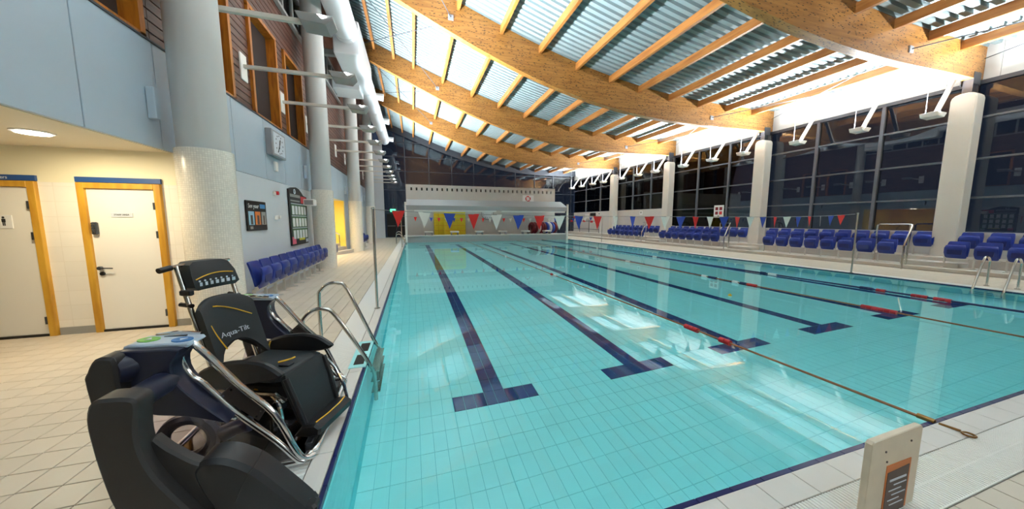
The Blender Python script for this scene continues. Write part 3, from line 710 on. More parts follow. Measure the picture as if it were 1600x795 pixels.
for i, y in enumerate(COLY):
    k = thing('roof_beam', 'deep curved laminated timber roof beam resting ' + BEAMN[i], 'beam', (7, y, zb(7)), group='curved roof beams', world=True)
    b = MB(); b.prism([(x, zb(x)) for x in XS] + [(x, zt(x) + 0.02) for x in XS[::-1]], y - BW, y + BW, 'y'); b.build('beam_body', 'beam_wood', k)
    for bx in (1.45, 13.2):
        for s in (-1, 1):
            b = MB(); b.bbox(bx - 0.09, bx + 0.09, y + s * (BW + 0.015) - 0.015, y + s * (BW + 0.015) + 0.015, zt(bx) - 0.72, zt(bx) - 0.54, 0.004); b.build('rod_plate', 'grey_metal', k)
PUR = [-2.35, -1.55, -0.66, 0.27, 1.71, 3.24, 4.73, 6.27, 7.78, 9.2, 10.77, 12.4, 14.03, 15.7]
ends = COLY + [FY]
for i in range(len(ends)):
    a = BY if i == 0 else ends[i - 1] + BW; c2 = ends[i] - (BW if i < len(COLY) else 0.3)
    if i == 0: continue
    if i == 1: continue
    bn = ['', '', 'over the near end bay', 'between the first and second beams', 'between the second and third beams', 'between the third and fourth beams', 'in the gable end bay'][i]
    for j, x in enumerate(PUR):
        b = MB(); z = zt(x); b.bbox(x - 0.055, x + 0.055, a, c2, z - 0.27, z - 0.015, 0.004)
        o = b.build('purlin', 'purlin_wood'); tag(o, '%s timber purlin from the uplit windows, %s' % (ORD[len(PUR) - 1 - j], bn), 'purlin', 'purlins ' + bn)
    if i >= 2 and i < len(COLY):
        yb = ends[i] - BW - 0.03; ya = ends[i - 1] + BW + 0.03
        for nm, x0, x1, z0, z1 in (('clad wall', 1.45, -2.3, zt(1.45) - 0.62, zt(-2.3) - 0.45), ('window', 13.2, 17.0, zt(13.2) - 0.62, zt(17) - 0.35)):
            b = MB(); b.cyl((x0, yb, z0), (x1, ya, z1), 0.014, n=6); b.cyl((x1, yb, z1), (x0, ya, z0), 0.014, n=6)
            o = b.build('bracing_rod', 'dark_steel'); tag(o, 'thin crossed steel bracing on the %s side, %s' % (nm, bn), 'bracing', 'roof bracing rods')

# ------------------------------------------------------------------ ventilation duct along the left wall
dk = thing('air_duct', 'large white ventilation duct running below the roof along the left wall', 'duct', (-2.08, 12, 7.9), world=True)
DX, DZ, DR = -2.08, 8.3, 0.4
b = MB(); b.cyl((DX, -1.0, DZ), (DX, 13.4, DZ), DR, n=32); b.build('duct_run', 'duct_white', dk, True)
b = MB(); b.cyl((DX, 17.2, DZ), (DX, 29.5, DZ), DR, n=32); b.build('duct_run', 'duct_white', dk, True)
b = MB(); b.bbox(DX - 0.45, DX + 0.42, 13.4, 17.2, DZ - 0.75, DZ + 0.42, 0.03); b.build('plenum', 'duct_white', dk)
b = MB(); b.bbox(LWX, DX, 16.2, 17.4, DZ - 0.95, DZ - 0.35, 0.02); b.build('branch_duct', 'duct_white', dk)
b = MB(); b.bbox(LWX, DX + 0.1, 14.2, 14.4, DZ - 0.5, DZ - 0.3, 0.01); b.build('bracket', 'lamp_grey', dk)
for yy in (3.5, 8.6, 13.2, 18.4, 21.5, 25.2, 29.2):
    b = MB(); b.cyl((DX, yy - 0.05, DZ), (DX, yy + 0.05, DZ), DR + 0.015, n=32); b.build('collar', 'duct_white', dk, True)
for yy in (19.5, 24.0, 29.0):
    b = MB(); b.cyl((DX + 0.3, yy, DZ), (DX + 0.75, yy, DZ - 0.05), 0.16, 0.19, n=20); b.build('nozzle', 'duct_white', dk, True)

# ------------------------------------------------------------------ uplighters
def head(b, x, y, z, s):
    b.prism([(x - s * 0.26, z - 0.02), (x - s * 0.2, z - 0.13), (x + s * 0.16, z - 0.15), (x + s * 0.26, z - 0.04), (x + s * 0.26, z), (x - s * 0.26, z)], y - 0.19, y + 0.19, 'y', 0.012)
for i in range(18):
    y = 6.2 + 2.06 * (i - 6); X = -1.38; Z = 4.78  # row carried on unseen to the rear wall, added to brighten the near end
    k = thing('wall_uplight', 'grey uplighter on a long white arm, %s' % (ORD[i - 6] + ' past the changing room doors' if i >= 6 else ORD[i] + ' unseen from the rear wall'), 'uplight', (LWX, y, Z), group='uplighters on arms along the left wall', world=True)
    b = MB(); b.bbox(LWX - 0.06, LWX - 0.03, y - 0.13, y + 0.13, Z - 0.35, Z + 0.18, 0.005); b.build('wall_plate', 'white_plastic', k)
    b = MB(); b.bbox(LWX - 0.05, X - 0.22, y - 0.035, y + 0.035, Z - 0.10, Z - 0.03, 0.006); b.build('arm', 'column_offwhite', k)
    b = MB(); head(b, X, y, Z, 1); b.build('lamp_head', 'lamp_grey', k)
    b = MB(); b.box(X - 0.21, X + 0.21, y - 0.15, y + 0.15, Z - 0.002, Z + 0.004); b.build('lens', 'lamp_glow', k)
    area_light('lamp', (X, y, Z + 0.03), (X + 3.2, y, Z + 3.8), (0.4, 0.3), UP_L, (0.90, 0.96, 1.0), k, 104)
ry = sorted([cy + d for cy in COLY for d in (0.36, 2.1, 4.1)] + [30.2])
for i, y in enumerate(ry):
    X = 15.95; Z = 4.95  # lamps short of the first flat column are unseen, added for more light
    k = thing('window_uplight', 'white uplighter on a sloping white arm above the windows, %s' % (ORD[sum(5.7 < v < y for v in ry)] + ' past the first flat column' if y > 5.7 else ORD[i] + ' unseen from the rear wall'), 'uplight', (RWX, y, 6.4), group='uplighters on arms above the windows', world=True)
    b = MB(); b.tube([(RWX - 0.03, y, 6.5), (X + 0.1, y, Z - 0.08)], 0.065, 4); b.build('arm', 'white_plastic', k)
    b = MB(); b.bbox(RWX - 0.05, RWX - 0.03, y - 0.14, y + 0.14, 6.3, 6.68, 0.004); b.build('wall_plate', 'white_plastic', k)
    b = MB(); head(b, X, y, Z, 1); b.build('lamp_head', 'white_plastic', k)
    b = MB(); b.box(X - 0.21, X + 0.21, y - 0.15, y + 0.15, Z - 0.002, Z + 0.004); b.build('lens', 'lamp_glow', k)
    b = MB(); b.cyl((X + 0.02, y + 0.17, Z), (X + 0.02, y + 0.17, zt(15.95)), 0.008, n=6); b.build('hanger', 'grey_metal', k)
    area_light('lamp', (X, y, Z + 0.03), (X - 1.4, y, Z + 3.3), (0.4, 0.3), UP_R, (0.92, 0.97, 1.0), k, 146)

# ------------------------------------------------------------------ spectator tiers
ti = struct('spectator_tiers', 'low pale concrete tiers below the windows')
b = MB(); b.bbox(15.2, RWX, BY, FY, 0.0, 0.12, 0.01); b.build('tier', 'concrete', ti)
b = MB(); b.bbox(16.15, RWX, BY, FY, 0.12, 0.38, 0.01); b.build('tier', 'concrete', ti)
for y in (5.75, 11.9, 18.0):
    b = MB(); b.bbox(15.55, 16.15, y - 0.75, y + 0.45, 0.12, 0.26, 0.01); b.build('stair_step', 'concrete', ti)

# ------------------------------------------------------------------ folding seats
def make_seat(wd):
    """local: x forward, origin on the floor; folded seat pan against the back"""
    root = thing('folding_seat', 'seat', 'seat')
    h = wd / 2
    b = MB()   # back shell: curved in plan, tapered
    rings = []
    for z, dx, k in ((0.36, 0.02, 0.97), (0.5, 0.0, 1.0), (0.66, -0.035, 0.98), (0.78, -0.075, 0.9), (0.80, -0.085, 0.8)):
        rings.append([(dx + 0.03 * (abs(t) ** 2), t * h * k, z) for t in (-1, -0.6, 0, 0.6, 1)] + [(dx - 0.03 + 0.03 * (abs(t) ** 2), t * h * k, z) for t in (1, 0.6, 0, -0.6, -1)])
    b.loft(rings); b.build('backrest', 'seat_blue', root, True)
    b = MB(); rings = []
    for z, x0, k in ((0.30, 0.02, 0.8), (0.33, 0.05, 0.93), (0.46, 0.13, 0.95), (0.6, 0.15, 0.93), (0.68, 0.13, 0.84), (0.70, 0.10, 0.78)):
        rings.append([(x0, t * h * k, z) for t in (-1, -0.85, 0, 0.85, 1)] + [(x0 + (0.028 if abs(t) < 0.9 else 0.012), t * h * k, z) for t in (1, 0.85, 0, -0.85, -1)])
    b.loft(rings); pan = b.build('seat_pan', 'seat_blue', root, True)
    b = MB(); b.prism([(-h * 0.62, 0.42), (h * 0.62, 0.42), (h * 0.66, 0.6), (-h * 0.66, 0.6)], 0.158, 0.172, 'x'); b.build('pan_recess', 'seat_dark_blue', pan)
    b = MB(); b.box(-0.02, 0.04, -h, h, 0.27, 0.31); b.build('beam', 'seat_frame', root)
    b = MB(); b.box(-0.015, 0.03, -h - 0.015, -h + 0.015, 0.0, 0.30); b.box(-0.09, 0.13, -h - 0.02, -h + 0.02, 0.0, 0.02); b.build('leg', 'seat_frame', root)
    b = MB(); b.cyl((0.05, -h - 0.005, 0.33), (0.05, -h + 0.02, 0.33), 0.03, n=8); b.build('hinge', 'seat_frame', root)
    return root
seatproto = None
def seat_row(x, z, ys, rz, desc, anchor, group):
    global seatproto
    for i, y in enumerate(ys):
        if seatproto is None: seatproto = make_seat(0.435); o = seatproto
        else: o = copy_tree(seatproto)
        o.location = (x, y, z); o.rotation_euler = (0, 0, rz)
        tag(o, 'folded blue seat %s, %s from %s' % (desc, ORD[i], anchor), 'seat', group)
seat_row(-2.78, 0, [6.95 + 0.465 * i for i in range(10)], 0, 'in the row under the score board', 'the changing room doors', 'seats along the left wall')
seat_row(-2.78, 0, [12.55], 0, 'standing alone beside the yellow alcove', 'the alcove', 'seats along the left wall')
seat_row(-2.78, 0, [18.9 + 0.5 * i for i in range(5)], 0, 'in the row past the yellow alcove', 'the alcove', 'seats along the left wall')
for nm, f0, nf, b0, nb in (('behind the ladder', 2.9, 5, 2.5, 6), ('beside the first handrail', 6.55, 8, 6.1, 10), ('below the red notice', 13.1, 8, 12.3, 10), ('under the blank wall', 18.9, 8, 18.5, 10)):
    rev = -1 if nm == 'behind the ladder' else 1; anc = 'the flat column' if rev < 0 else 'the ladder end'
    seat_row(15.62, 0.12, [f0 + 0.545 * i for i in range(nf)][::rev], PI, 'in front row ' + nm, anc, 'front row seats ' + nm)
    seat_row(16.55, 0.38, [b0 + 0.53 * i for i in range(nb)][::rev], PI, 'in back row ' + nm, anc, 'back row seats ' + nm)

# ------------------------------------------------------------------ stair rails on the tiers
for i, y in enumerate((5.93, 12.1, 18.2)):
    k = thing('tier_handrail', 'bent steel handrail on the tier steps beside the %s flat column' % ORD[i], 'handrail', (15.0, y, 0), group='handrails on the tiers', world=True)
    b = MB(); b.tube([(15.0, y, 0), (15.0, y, 0.72), (15.03, y, 0.8), (15.33, y, 1.36), (15.38, y + 0.03, 1.42), (15.45, y + 0.12, 1.43), (15.95, y + 1.0, 1.43), (16.0, y + 1.08, 1.42), (16.02, y + 1.11, 1.36), (16.02, y + 1.11, 0.12)], 0.026); b.build('rail', 'steel', k, True)
    b = MB(); b.tube([(15.42, y + 0.08, 1.42), (15.42, y + 0.08, 0.12)], 0.024); b.build('post', 'steel', k, True)

# ------------------------------------------------------------------ pool ladders
def ladder(y0, y1, side, label):
    s = side; e = PX0 if s < 0 else PX1
    k = thing('ladder_rail', label[0], 'pool ladder', (e, (y0 + y1) / 2, 0), world=True)
    for y, hh in ((y0, 0.64), (y1, 0.79)) if s < 0 else ((y0, 0.7), (y1, 0.7)):
        P = [(e + s * 0.58, y, 0), (e + s * 0.58, y, hh - 0.18), (e + s * 0.55, y, hh - 0.07), (e + s * 0.46, y, hh), (e + s * 0.36, y, hh), (e + s * 0.27, y, hh - 0.08), (e + s * 0.03, y, 0.12), (e - s * 0.06, y, -0.12), (e - s * 0.08, y, -0.5), (e - s * 0.08, y, -0.85)]
        b = MB(); b.tube(smooth_path(P, 4), 0.021, 10); b.build('side_rail', 'steel', k, True)
        b = MB(); b.lathe([(0.045, 0.002), (0.045, 0.012), (0.025, 0.016)], e + s * 0.58, y, 16); b.build('foot_flange', 'steel', k)
    for z in (-0.2, -0.45, -0.7):
        b = MB(); b.bbox(e - s * 0.12, e - s * 0.04, min(y0, y1), max(y0, y1), z, z + 0.025, 0.004); b.build('rung', 'steel', k)
ladder(3.62, 4.26, -1, ['steel pool ladder rails rising beside the black pool lift'])
ladder(3.33, 3.74, 1, ['steel pool ladder rails in front of the blue seats'])
ladder(22.6, 23.1, -1, ['small far steel ladder rails by the exit doors'])
# recessed step openings in the pool edge at the near ladder
rs = struct('ladder_recess', 'recessed dark green foot holes in the pool edge')
b = MB(); b.box(PX0 - 0.17, PX0 + 0.0, 3.55, 4.32, -0.004, 0.006); b.build('recess_frame', 'pool_side', rs)
for y in (3.62, 3.98):
    b = MB(); b.box(PX0 - 0.13, PX0 - 0.03, y, y + 0.26, 0.005, 0.009); b.build('foot_hole', 'black', rs)

# ------------------------------------------------------------------ bunting
def bunting(y, xa, xb, za, zm, x0, step, n, desc, group, w=0.22, h=0.29, first=0):
    fz = lambda x: zm + (za - zm) * ((2 * (x - xa) / (xb - xa) - 1) ** 4)
    b = MB(); b.tube([(xa + (xb - xa) * i / 40, y, fz(xa + (xb - xa) * i / 40)) for i in range(41)], 0.006, 5)
    o = b.build('bunting_line', 'lamp_grey'); tag(o, 'thin bunting line ' + desc, 'rope')
    for i in range(n):
        x = x0 + step * i
        if x > xb - 0.1: break
        cn = ['red', 'white', 'blue'][(i + first) % 3]; z = fz(x) + 0.004; tw = random.uniform(-0.5, 0.5); ww = w / 2 * math.cos(tw); dy = w / 2 * math.sin(tw)
        q = MB(); t = 0.003; sw = random.uniform(-0.02, 0.02)
        A = [(x - ww, y - dy, z), (x + ww, y + dy, z), (x + ww * 0.4, y + dy * 0.4 + sw * 0.5, z - h * 0.6), (x + sw, y + sw, z - h), (x - ww * 0.4, y - dy * 0.4 + sw * 0.5, z - h * 0.6)]
        q.loft([A, [(p[0] + t * math.sin(tw), p[1] + t, p[2]) for p in A]])
        o = q.build('pennant', 'flag_' + cn); tag(o, '%s pennant on the line %s, %s from the round columns' % (cn, desc, ORD[i]), 'flag', group)
bunting(5.95, PX0 - 0.12, 12.4, 1.74, 1.64, -0.24, 0.445, 28, 'beside the ladders', 'pennants on the near line')
bunting(19.8, PX0 - 0.12, 12.5, 1.8, 1.69, 0.15, 0.455, 27, 'before the grey hood', 'pennants on the far line', 0.2, 0.26)
for x, y, d in ((PX0 - 0.12, 5.95, 'slim steel bunting pole on the deck past the ladder'), (12.42, 5.9, 'slim steel bunting pole in front of the blue seats'), (PX0 - 0.12, 19.8, 'slim steel bunting pole on the left deck near the far end'), (12.9, 19.8, 'slim steel bunting pole at the window side near the far end')):
    k = thing('bunting_pole', d, 'pole', (x, y, 0), world=True)
    b = MB(); b.cyl((x, y, 0), (x, y, 1.78), 0.022, n=12); b.build('pole', 'steel', k, True)
    b = MB(); b.lathe([(0.05, 0.001), (0.05, 0.01), (0.025, 0.014)], x, y, 14); b.build('base', 'steel', k)
    b = MB(); b.torus((x, y, 1.76), (0, 0, 1), 0.03, 0.008, 12, 6); b.build('hook', 'steel', k)

# ------------------------------------------------------------------ lane ropes
def lane_rope(x, y0, y1, floats, label, hook=False, col='rope'):
    k = thing('lane_rope', label, 'lane rope', (x, y0, WZ), world=True)
    b = MB(); b.cyl((x, y0, 0.0), (x, y1, 0.0), 0.012 if col == 'rope' else 0.02, n=8); b.build('cable', col, k, True)
    for (a, ln, m) in floats:
        n = max(1, round(ln / 0.075))
        for j in range(n):
            yy = a + j * 0.075; b = MB(); b.cyl((x, yy, 0), (x, yy + 0.068, 0), 0.036, n=10); b.build('float', m, k, True)
    if hook:
        b = MB(); b.tube([(x, y0 - 0.02, 0.005), (x, y0 - 0.12, 0.012)], 0.009); b.torus((x - 0.01, y0 - 0.16, 0.012), (0, 0, 1), 0.03, 0.007, 14, 6); b.build('snap_hook', 'brass', k)
        b = MB(); b.cyl((x, y0 + 0.0, 0.004), (x, y0 + 0.09, 0.004), 0.02, n=10); b.build('tensioner', 'brass', k)
lane_rope(3.80, 1.22, 23.7, [(2.88, 0.15, 'red'), (3.36, 0.22, 'red'), (8.3, 0.07, 'red'), (8.0, 0.15, 'white_float'), (13, 0.15, 'white_float')], 'brown lane rope with red floats hooked to the near pool edge', True)
lane_rope(7.76, 1.3, 23.7, [(3.05, 0.45, 'red'), (5.35, 0.22, 'red'), (5.6, 0.15, 'navy_float'), (5.8, 0.15, 'white_float'), (6.4, 0.2, 'navy_float'), (6.7, 0.12, 'white_float'), (10, 0.2, 'white_float'), (14, 0.15, 'white_float')], 'lane rope with long red, blue and white floats in the middle of the pool')
lane_rope(9.9, 1.3, 23.7, [(3.2, 0.2, 'red'), (3.5, 0.22, 'red'), (4.1, 0.15, 'red'), (4.3, 0.2, 'navy_float'), (6.3, 0.2, 'white_float'), (6.6, 0.15, 'navy_float'), (11, 0.2, 'white_float'), (15.5, 0.15, 'white_float')], 'dark lane rope nearest the window side of the pool', False, 'navy_float')
b = MB(); b.lathe([(0.001, WZ - 0.03), (0.035, WZ), (0.035, WZ + 0.02), (0.001, WZ + 0.05)], 6.35, 4.9, 14); o = b.build('float_ball', 'yellow_trim'); tag(o, 'small yellow ball floating on the water', 'ball')

# ------------------------------------------------------------------ wall boards, clock, speaker on the left wall
XW = LWX + 0.002
ck = thing('sports_clock', 'square grey framed clock on the pale blue panels', 'clock', (XW + 0.02, 9.3, 3.4), world=True)
b = MB(); b.bbox(XW + 0.005, XW + 0.14, 8.9, 9.72, 3.08, 3.68, 0.01); b.build('case', 'grey_metal', ck)
b = MB(); b.box(XW + 0.14, XW + 0.146, 8.97, 9.65, 3.13, 3.63); b.build('face', 'print_light', ck)
for i in range(12):
    a = i * PI / 6; b = MB(); b.box(XW + 0.146, XW + 0.149, 9.31 + 0.21 * math.cos(a) - 0.015, 9.31 + 0.21 * math.cos(a) + 0.015, 3.38 + 0.21 * math.sin(a) - 0.015, 3.38 + 0.21 * math.sin(a) + 0.015); b.build('hour_mark', 'print_dark', ck)
for a, L, r in ((1.2, 0.13, 0.012), (4.2, 0.2, 0.008), (4.5, 0.1, 0.006)):
    b = MB(); b.cyl((XW + 0.152, 9.31, 3.38), (XW + 0.152, 9.31 + L * math.cos(a), 3.38 + L * math.sin(a)), r, n=6); b.build('hand', 'print_dark', ck)
b = MB(); b.bbox(XW + 0.005, XW + 0.06, 9.25, 9.4, 2.75, 2.98, 0.01); o = b.build('clock_control_box', 'white_plastic'); tag(o, 'small white control box below the square clock', 'box')
po = thing('framed_poster', 'black poster with three pictures on the pale wall above the seats', 'poster', (XW + 0.02, 8.13, 1.35), world=True)
b = MB(); b.bbox(XW + 0.002, XW + 0.03, 7.68, 8.58, 1.34, 1.96, 0.006); b.build('backing', 'black', po)
for y0, y1, m in ((7.74, 7.98, 'print_sky'), (8.03, 8.27, 'print_orange'), (8.32, 8.53, 'print_grey')):
    b = MB(); b.box(XW + 0.03, XW + 0.033, y0, y1, 1.46, 1.74); b.build('picture', m, po)
    b = MB(); b.box(XW + 0.033, XW + 0.035, y0 + 0.08, y1 - 0.07, 1.47, 1.66); b.build('figure', 'print_brown', po)
text('headline', 'See your', 0.13, 'print_white', po, frame((XW + 0.034, 7.98, 1.85), (0, 1, 0), (0, 0, 1)))
b = MB(); b.box(XW + 0.03, XW + 0.033, 8.27, 8.52, 1.81, 1.9); b.build('headline_band', 'print_blue', po)
b = MB(); b.box(XW + 0.03, XW + 0.033, 7.78, 7.9, 1.375, 1.43); b.build('small_print', 'print_grey', po)
bd = thing('score_board', 'tall black board with shaped top and rows of white cards', 'board', (XW + 0.02, 10.75, 0.85), world=True)
prof = [(10.02, 0.86), (11.42, 0.86), (11.5, 2.27), (11.35, 2.28), (11.2, 2.30), (11.05, 2.38), (10.85, 2.46), (10.6, 2.49), (10.3, 2.46), (10.02, 2.40)]
b = MB(); b.prism(prof, XW + 0.002, XW + 0.04, 'x'); b.build('backing', 'black', bd)
for r in range(3):
    z0 = 2.0 - r * 0.34 - 0.28
    b = MB(); b.box(XW + 0.04, XW + 0.042, 10.12, 11.4, z0 - 0.02, z0 + 0.29); b.build('row_band', 'print_green', bd)
    b = MB(); b.box(XW + 0.042, XW + 0.046, 10.12, 11.4, z0 + 0.29, z0 + 0.31); b.build('row_rule', 'print_light', bd)
    for j in range(5):
        y0 = 10.17 + j * 0.25; b = MB(); b.bbox(XW + 0.042, XW + 0.052, y0, y0 + 0.16, z0, z0 + 0.24, 0.003); b.build('card', 'print_white', bd)
for (y0, y1, z0, z1, m) in ((10.95, 11.42, 2.06, 2.26, 'red'), (10.1, 10.9, 2.2, 2.28, 'print_grey'), (10.1, 10.85, 2.08, 2.12, 'print_grey'), (10.06, 10.34, 0.9, 1.1, 'print_pink'), (10.62, 11.1, 0.98, 1.06, 'print_yellow'), (11.2, 11.4, 0.9, 1.0, 'print_light')):
    b = MB(); b.box(XW + 0.04, XW + 0.044, y0, y1, z0, z1); b.build('print_block', m, bd)
b = MB(); b.torus((XW + 0.045, 10.45, 2.36), (1, 0, 0), 0.06, 0.012, 16, 6); b.build('emblem', 'print_light', bd)
for nm, y, z, m, lab in (('alarm_sounder', 9.2, 2.2, 'red', 'small red alarm sounder on the pale wall above the poster'), ('wall_socket', 9.2, 1.62, 'white_plastic', 'small white socket on the pale wall beside the poster')):
    k = thing(nm, lab, 'fitting', (XW, y, z), world=True)
    b = MB(); b.bbox(XW, XW + 0.04, y - 0.11, y + 0.0, z - 0.05, z + 0.05, 0.008); b.build('base', 'white_plastic', k)
    b = MB(); b.cyl((XW, y + 0.06, z + 0.02), (XW + 0.07, y + 0.06, z + 0.02), 0.045, n=14); b.build('cap', m, k)
k = thing('wall_speaker', 'small white box speaker on the second round column', 'speaker', (-2.8, 11.4, 2.1), world=True)
b = MB(); b.bbox(-3.16, -2.86, 11.15, 11.42, 2.0, 2.2, 0.02); b.build('case', 'white_plastic', k)
b = MB(); b.box(-3.13, -2.89, 11.146, 11.15, 2.03, 2.17); b.build('grille', 'lamp_grey', k)
for y, t in ((14.0, 'above the yellow alcove'), (20.5, 'above the far seats')):
    k = thing('wall_number', 'small dark vertical marking on the pale blue panels ' + t, 'sign', (XW, y, 2.8), world=True)
    b = MB(); b.box(XW + 0.004, XW + 0.008, y, y + 0.07, 2.75, 3.1); b.build('mark', 'print_dark', k)

# ------------------------------------------------------------------ notices and equipment on the window side
def notice(x, y, z, w_, h_, lab, marks):
    k = thing('notice', lab, 'sign', (x, y, z), world=True)
    b = MB(); b.bbox(x - 0.02, x, y - w_ / 2, y + w_ / 2, z, z + h_, 0.004); b.build('board', 'print_white', k)
    for (dy, dz, s, m) in marks:
        b = MB(); b.box(x - 0.024, x - 0.02, y + dy - s / 2, y + dy + s / 2, z + dz - s / 2, z + dz + s / 2); b.build('symbol', m, k)
notice(RWX - 0.09, 14.25, 1.72, 0.62, 0.72, 'white notice with four red symbols on the dark window', [(-0.13, 0.52, 0.18, 'dark_red'), (0.13, 0.52, 0.18, 'dark_red'), (-0.13, 0.27, 0.18, 'red'), (0.13, 0.27, 0.18, 'dark_red'), (0, 0.08, 0.1, 'print_grey')])
notice(RWX - 0.005, 21.0, 2.0, 0.3, 0.32, 'small grey notice on the blank wall above the far seats', [(0.0, 0.18, 0.14, 'print_grey')])
notice(RWX - 0.005, 26.9, 2.05, 0.3, 0.3, 'small notice on the blank wall beyond the fourth flat column', [(0, 0.15, 0.14, 'print_dark')])
eq = thing('tool_rack', 'steel rack with red rescue gear against the far wall by the windows', 'rack', (16.9, 28.5, 0), world=True)
for y in (26.2, 28.0, 29.8, 31.4):
    b = MB(); b.cyl((16.75, y, 0), (16.75, y, 1.6), 0.03, n=8); b.build('post', 'dark_steel', eq)
for z in (0.7, 1.5):
    b = MB(); b.cyl((16.75, 26.2, z), (16.75, 31.4, z), 0.025, n=8); b.build('bar', 'dark_steel', eq)
for y, z, m in ((27.2, 1.35, 'red'), (28.6, 1.4, 'red'), (30.6, 1.8, 'red'), (31.3, 1.4, 'red')):
    b = MB(); b.bbox(16.6, 16.7, y, y + 0.35, z, z + 0.2, 0.01); b.build('rescue_gear', m, eq)
b = MB(); b.bbox(RWX - 0.06, RWX - 0.005, 28.8, 29.5, 1.75, 2.2, 0.01); o = b.build('wall_panel_box', 'white_plastic'); tag(o, 'white cabinet on the far window side wall above the rack', 'cabinet')
b = MB(); b.bbox(RWX - 0.06, RWX - 0.005, 27.5, 28.5, 1.95, 2.3, 0.01); o = b.build('wall_screen_box', 'black'); tag(o, 'black box beside the white cabinet on the far wall', 'box')

# ------------------------------------------------------------------ notice stand at the near edge
sx0, sx1, sy = 2.16, 2.60, 0.87
k = thing('notice_stand', 'weathered cream board with an orange and brown notice beside the rope hook', 'sign', ((sx0 + sx1) / 2, sy, 0), world=True)
b = MB(); b.prism([(sx0, 0.0), (sx1, 0.0), (sx1, 0.44), (sx1 - 0.015, 0.455), (sx0 + 0.015, 0.445), (sx0, 0.43)], sy, sy + 0.03, 'y', 0.004); b.build('board', 'sign_cream', k)
b = MB(); b.prism([(2.305, 0.0), (2.52, 0.0), (2.52, 0.285), (2.305, 0.285)], sy - 0.003, sy, 'y'); b.build('notice_frame', 'print_orange', k)
b = MB(); b.prism([(2.315, 0.0), (2.50, 0.0), (2.505, 0.255), (2.315, 0.245)], sy - 0.005, sy - 0.002, 'y'); pg = b.build('notice_sheet', 'print_brown', k)
for i, (a, c2) in enumerate(((0.02, 0.165), (0.06, 0.17), (0.02, 0.13), (0.05, 0.17), (0.02, 0.12), (0.04, 0.16))):
    b = MB(); b.box(2.318 + a, 2.318 + c2, sy - 0.007, sy - 0.004, 0.19 - i * 0.028, 0.195 - i * 0.028 + (0.006 if i == 0 else 0)); b.build('print_line', 'print_light', pg)
for (x, z) in ((2.28, 0.37), (2.30, 0.31), (2.50, 0.385)):
    b = MB(); b.cyl((x, sy - 0.003, z), (x, sy + 0.001, z), 0.006, n=8); b.build('screw', 'brown_plate', k)

# ------------------------------------------------------------------ pool lift platform
lf = thing('pool_lift', 'black and chrome pool lift platform with a grey control panel at the pool edge', 'pool lift', (-1.15, 2.7, 0.0), world=True)
b = MB(); b.bbox(-1.53, -0.72, 2.19, 3.22, 0.03, 0.042, 0.003); b.build('platform', 'smoked_acrylic', lf)
fr = [(-0.68, 2.24, 0.04), (-0.66, 2.32, 0.04), (-0.66, 3.12, 0.04), (-0.68, 3.2, 0.04), (-0.76, 3.25, 0.04), (-1.46, 3.25, 0.04), (-1.54, 3.2, 0.04), (-1.55, 3.1, 0.04), (-1.55, 2.3, 0.04), (-1.52, 2.2, 0.04), (-1.44, 2.17, 0.04), (-0.76, 2.17, 0.04)]
b = MB(); b.tube(smooth_path(fr + [fr[0]], 3)[:-1], 0.024, 10, closed=True); b.build('base_frame', 'chrome', lf, True)
b = MB(); b.bbox(-0.735, -0.69, 2.28, 3.15, 0.02, 0.075, 0.006); b.build('toe_bar', 'black_plastic', lf)
for wx in (-1.45, -0.85):
    for wy in (2.3, 3.1):
        b = MB(); b.lathe([(0.03, 0.0), (0.03, 0.03)], wx, wy, 12); b.build('foot_pad', 'black_plastic', lf)
SH = [(-1.46, 0.885), (-1.34, 0.885), (-1.20, 0.87), (-1.235, 0.80), (-1.225, 0.70), (-1.14, 0.57), (-1.02, 0.43), (-1.09, 0.455), (-1.2, 0.50), (-1.36, 0.545), (-1.37, 0.62), (-1.42, 0.70), (-1.46, 0.80)]
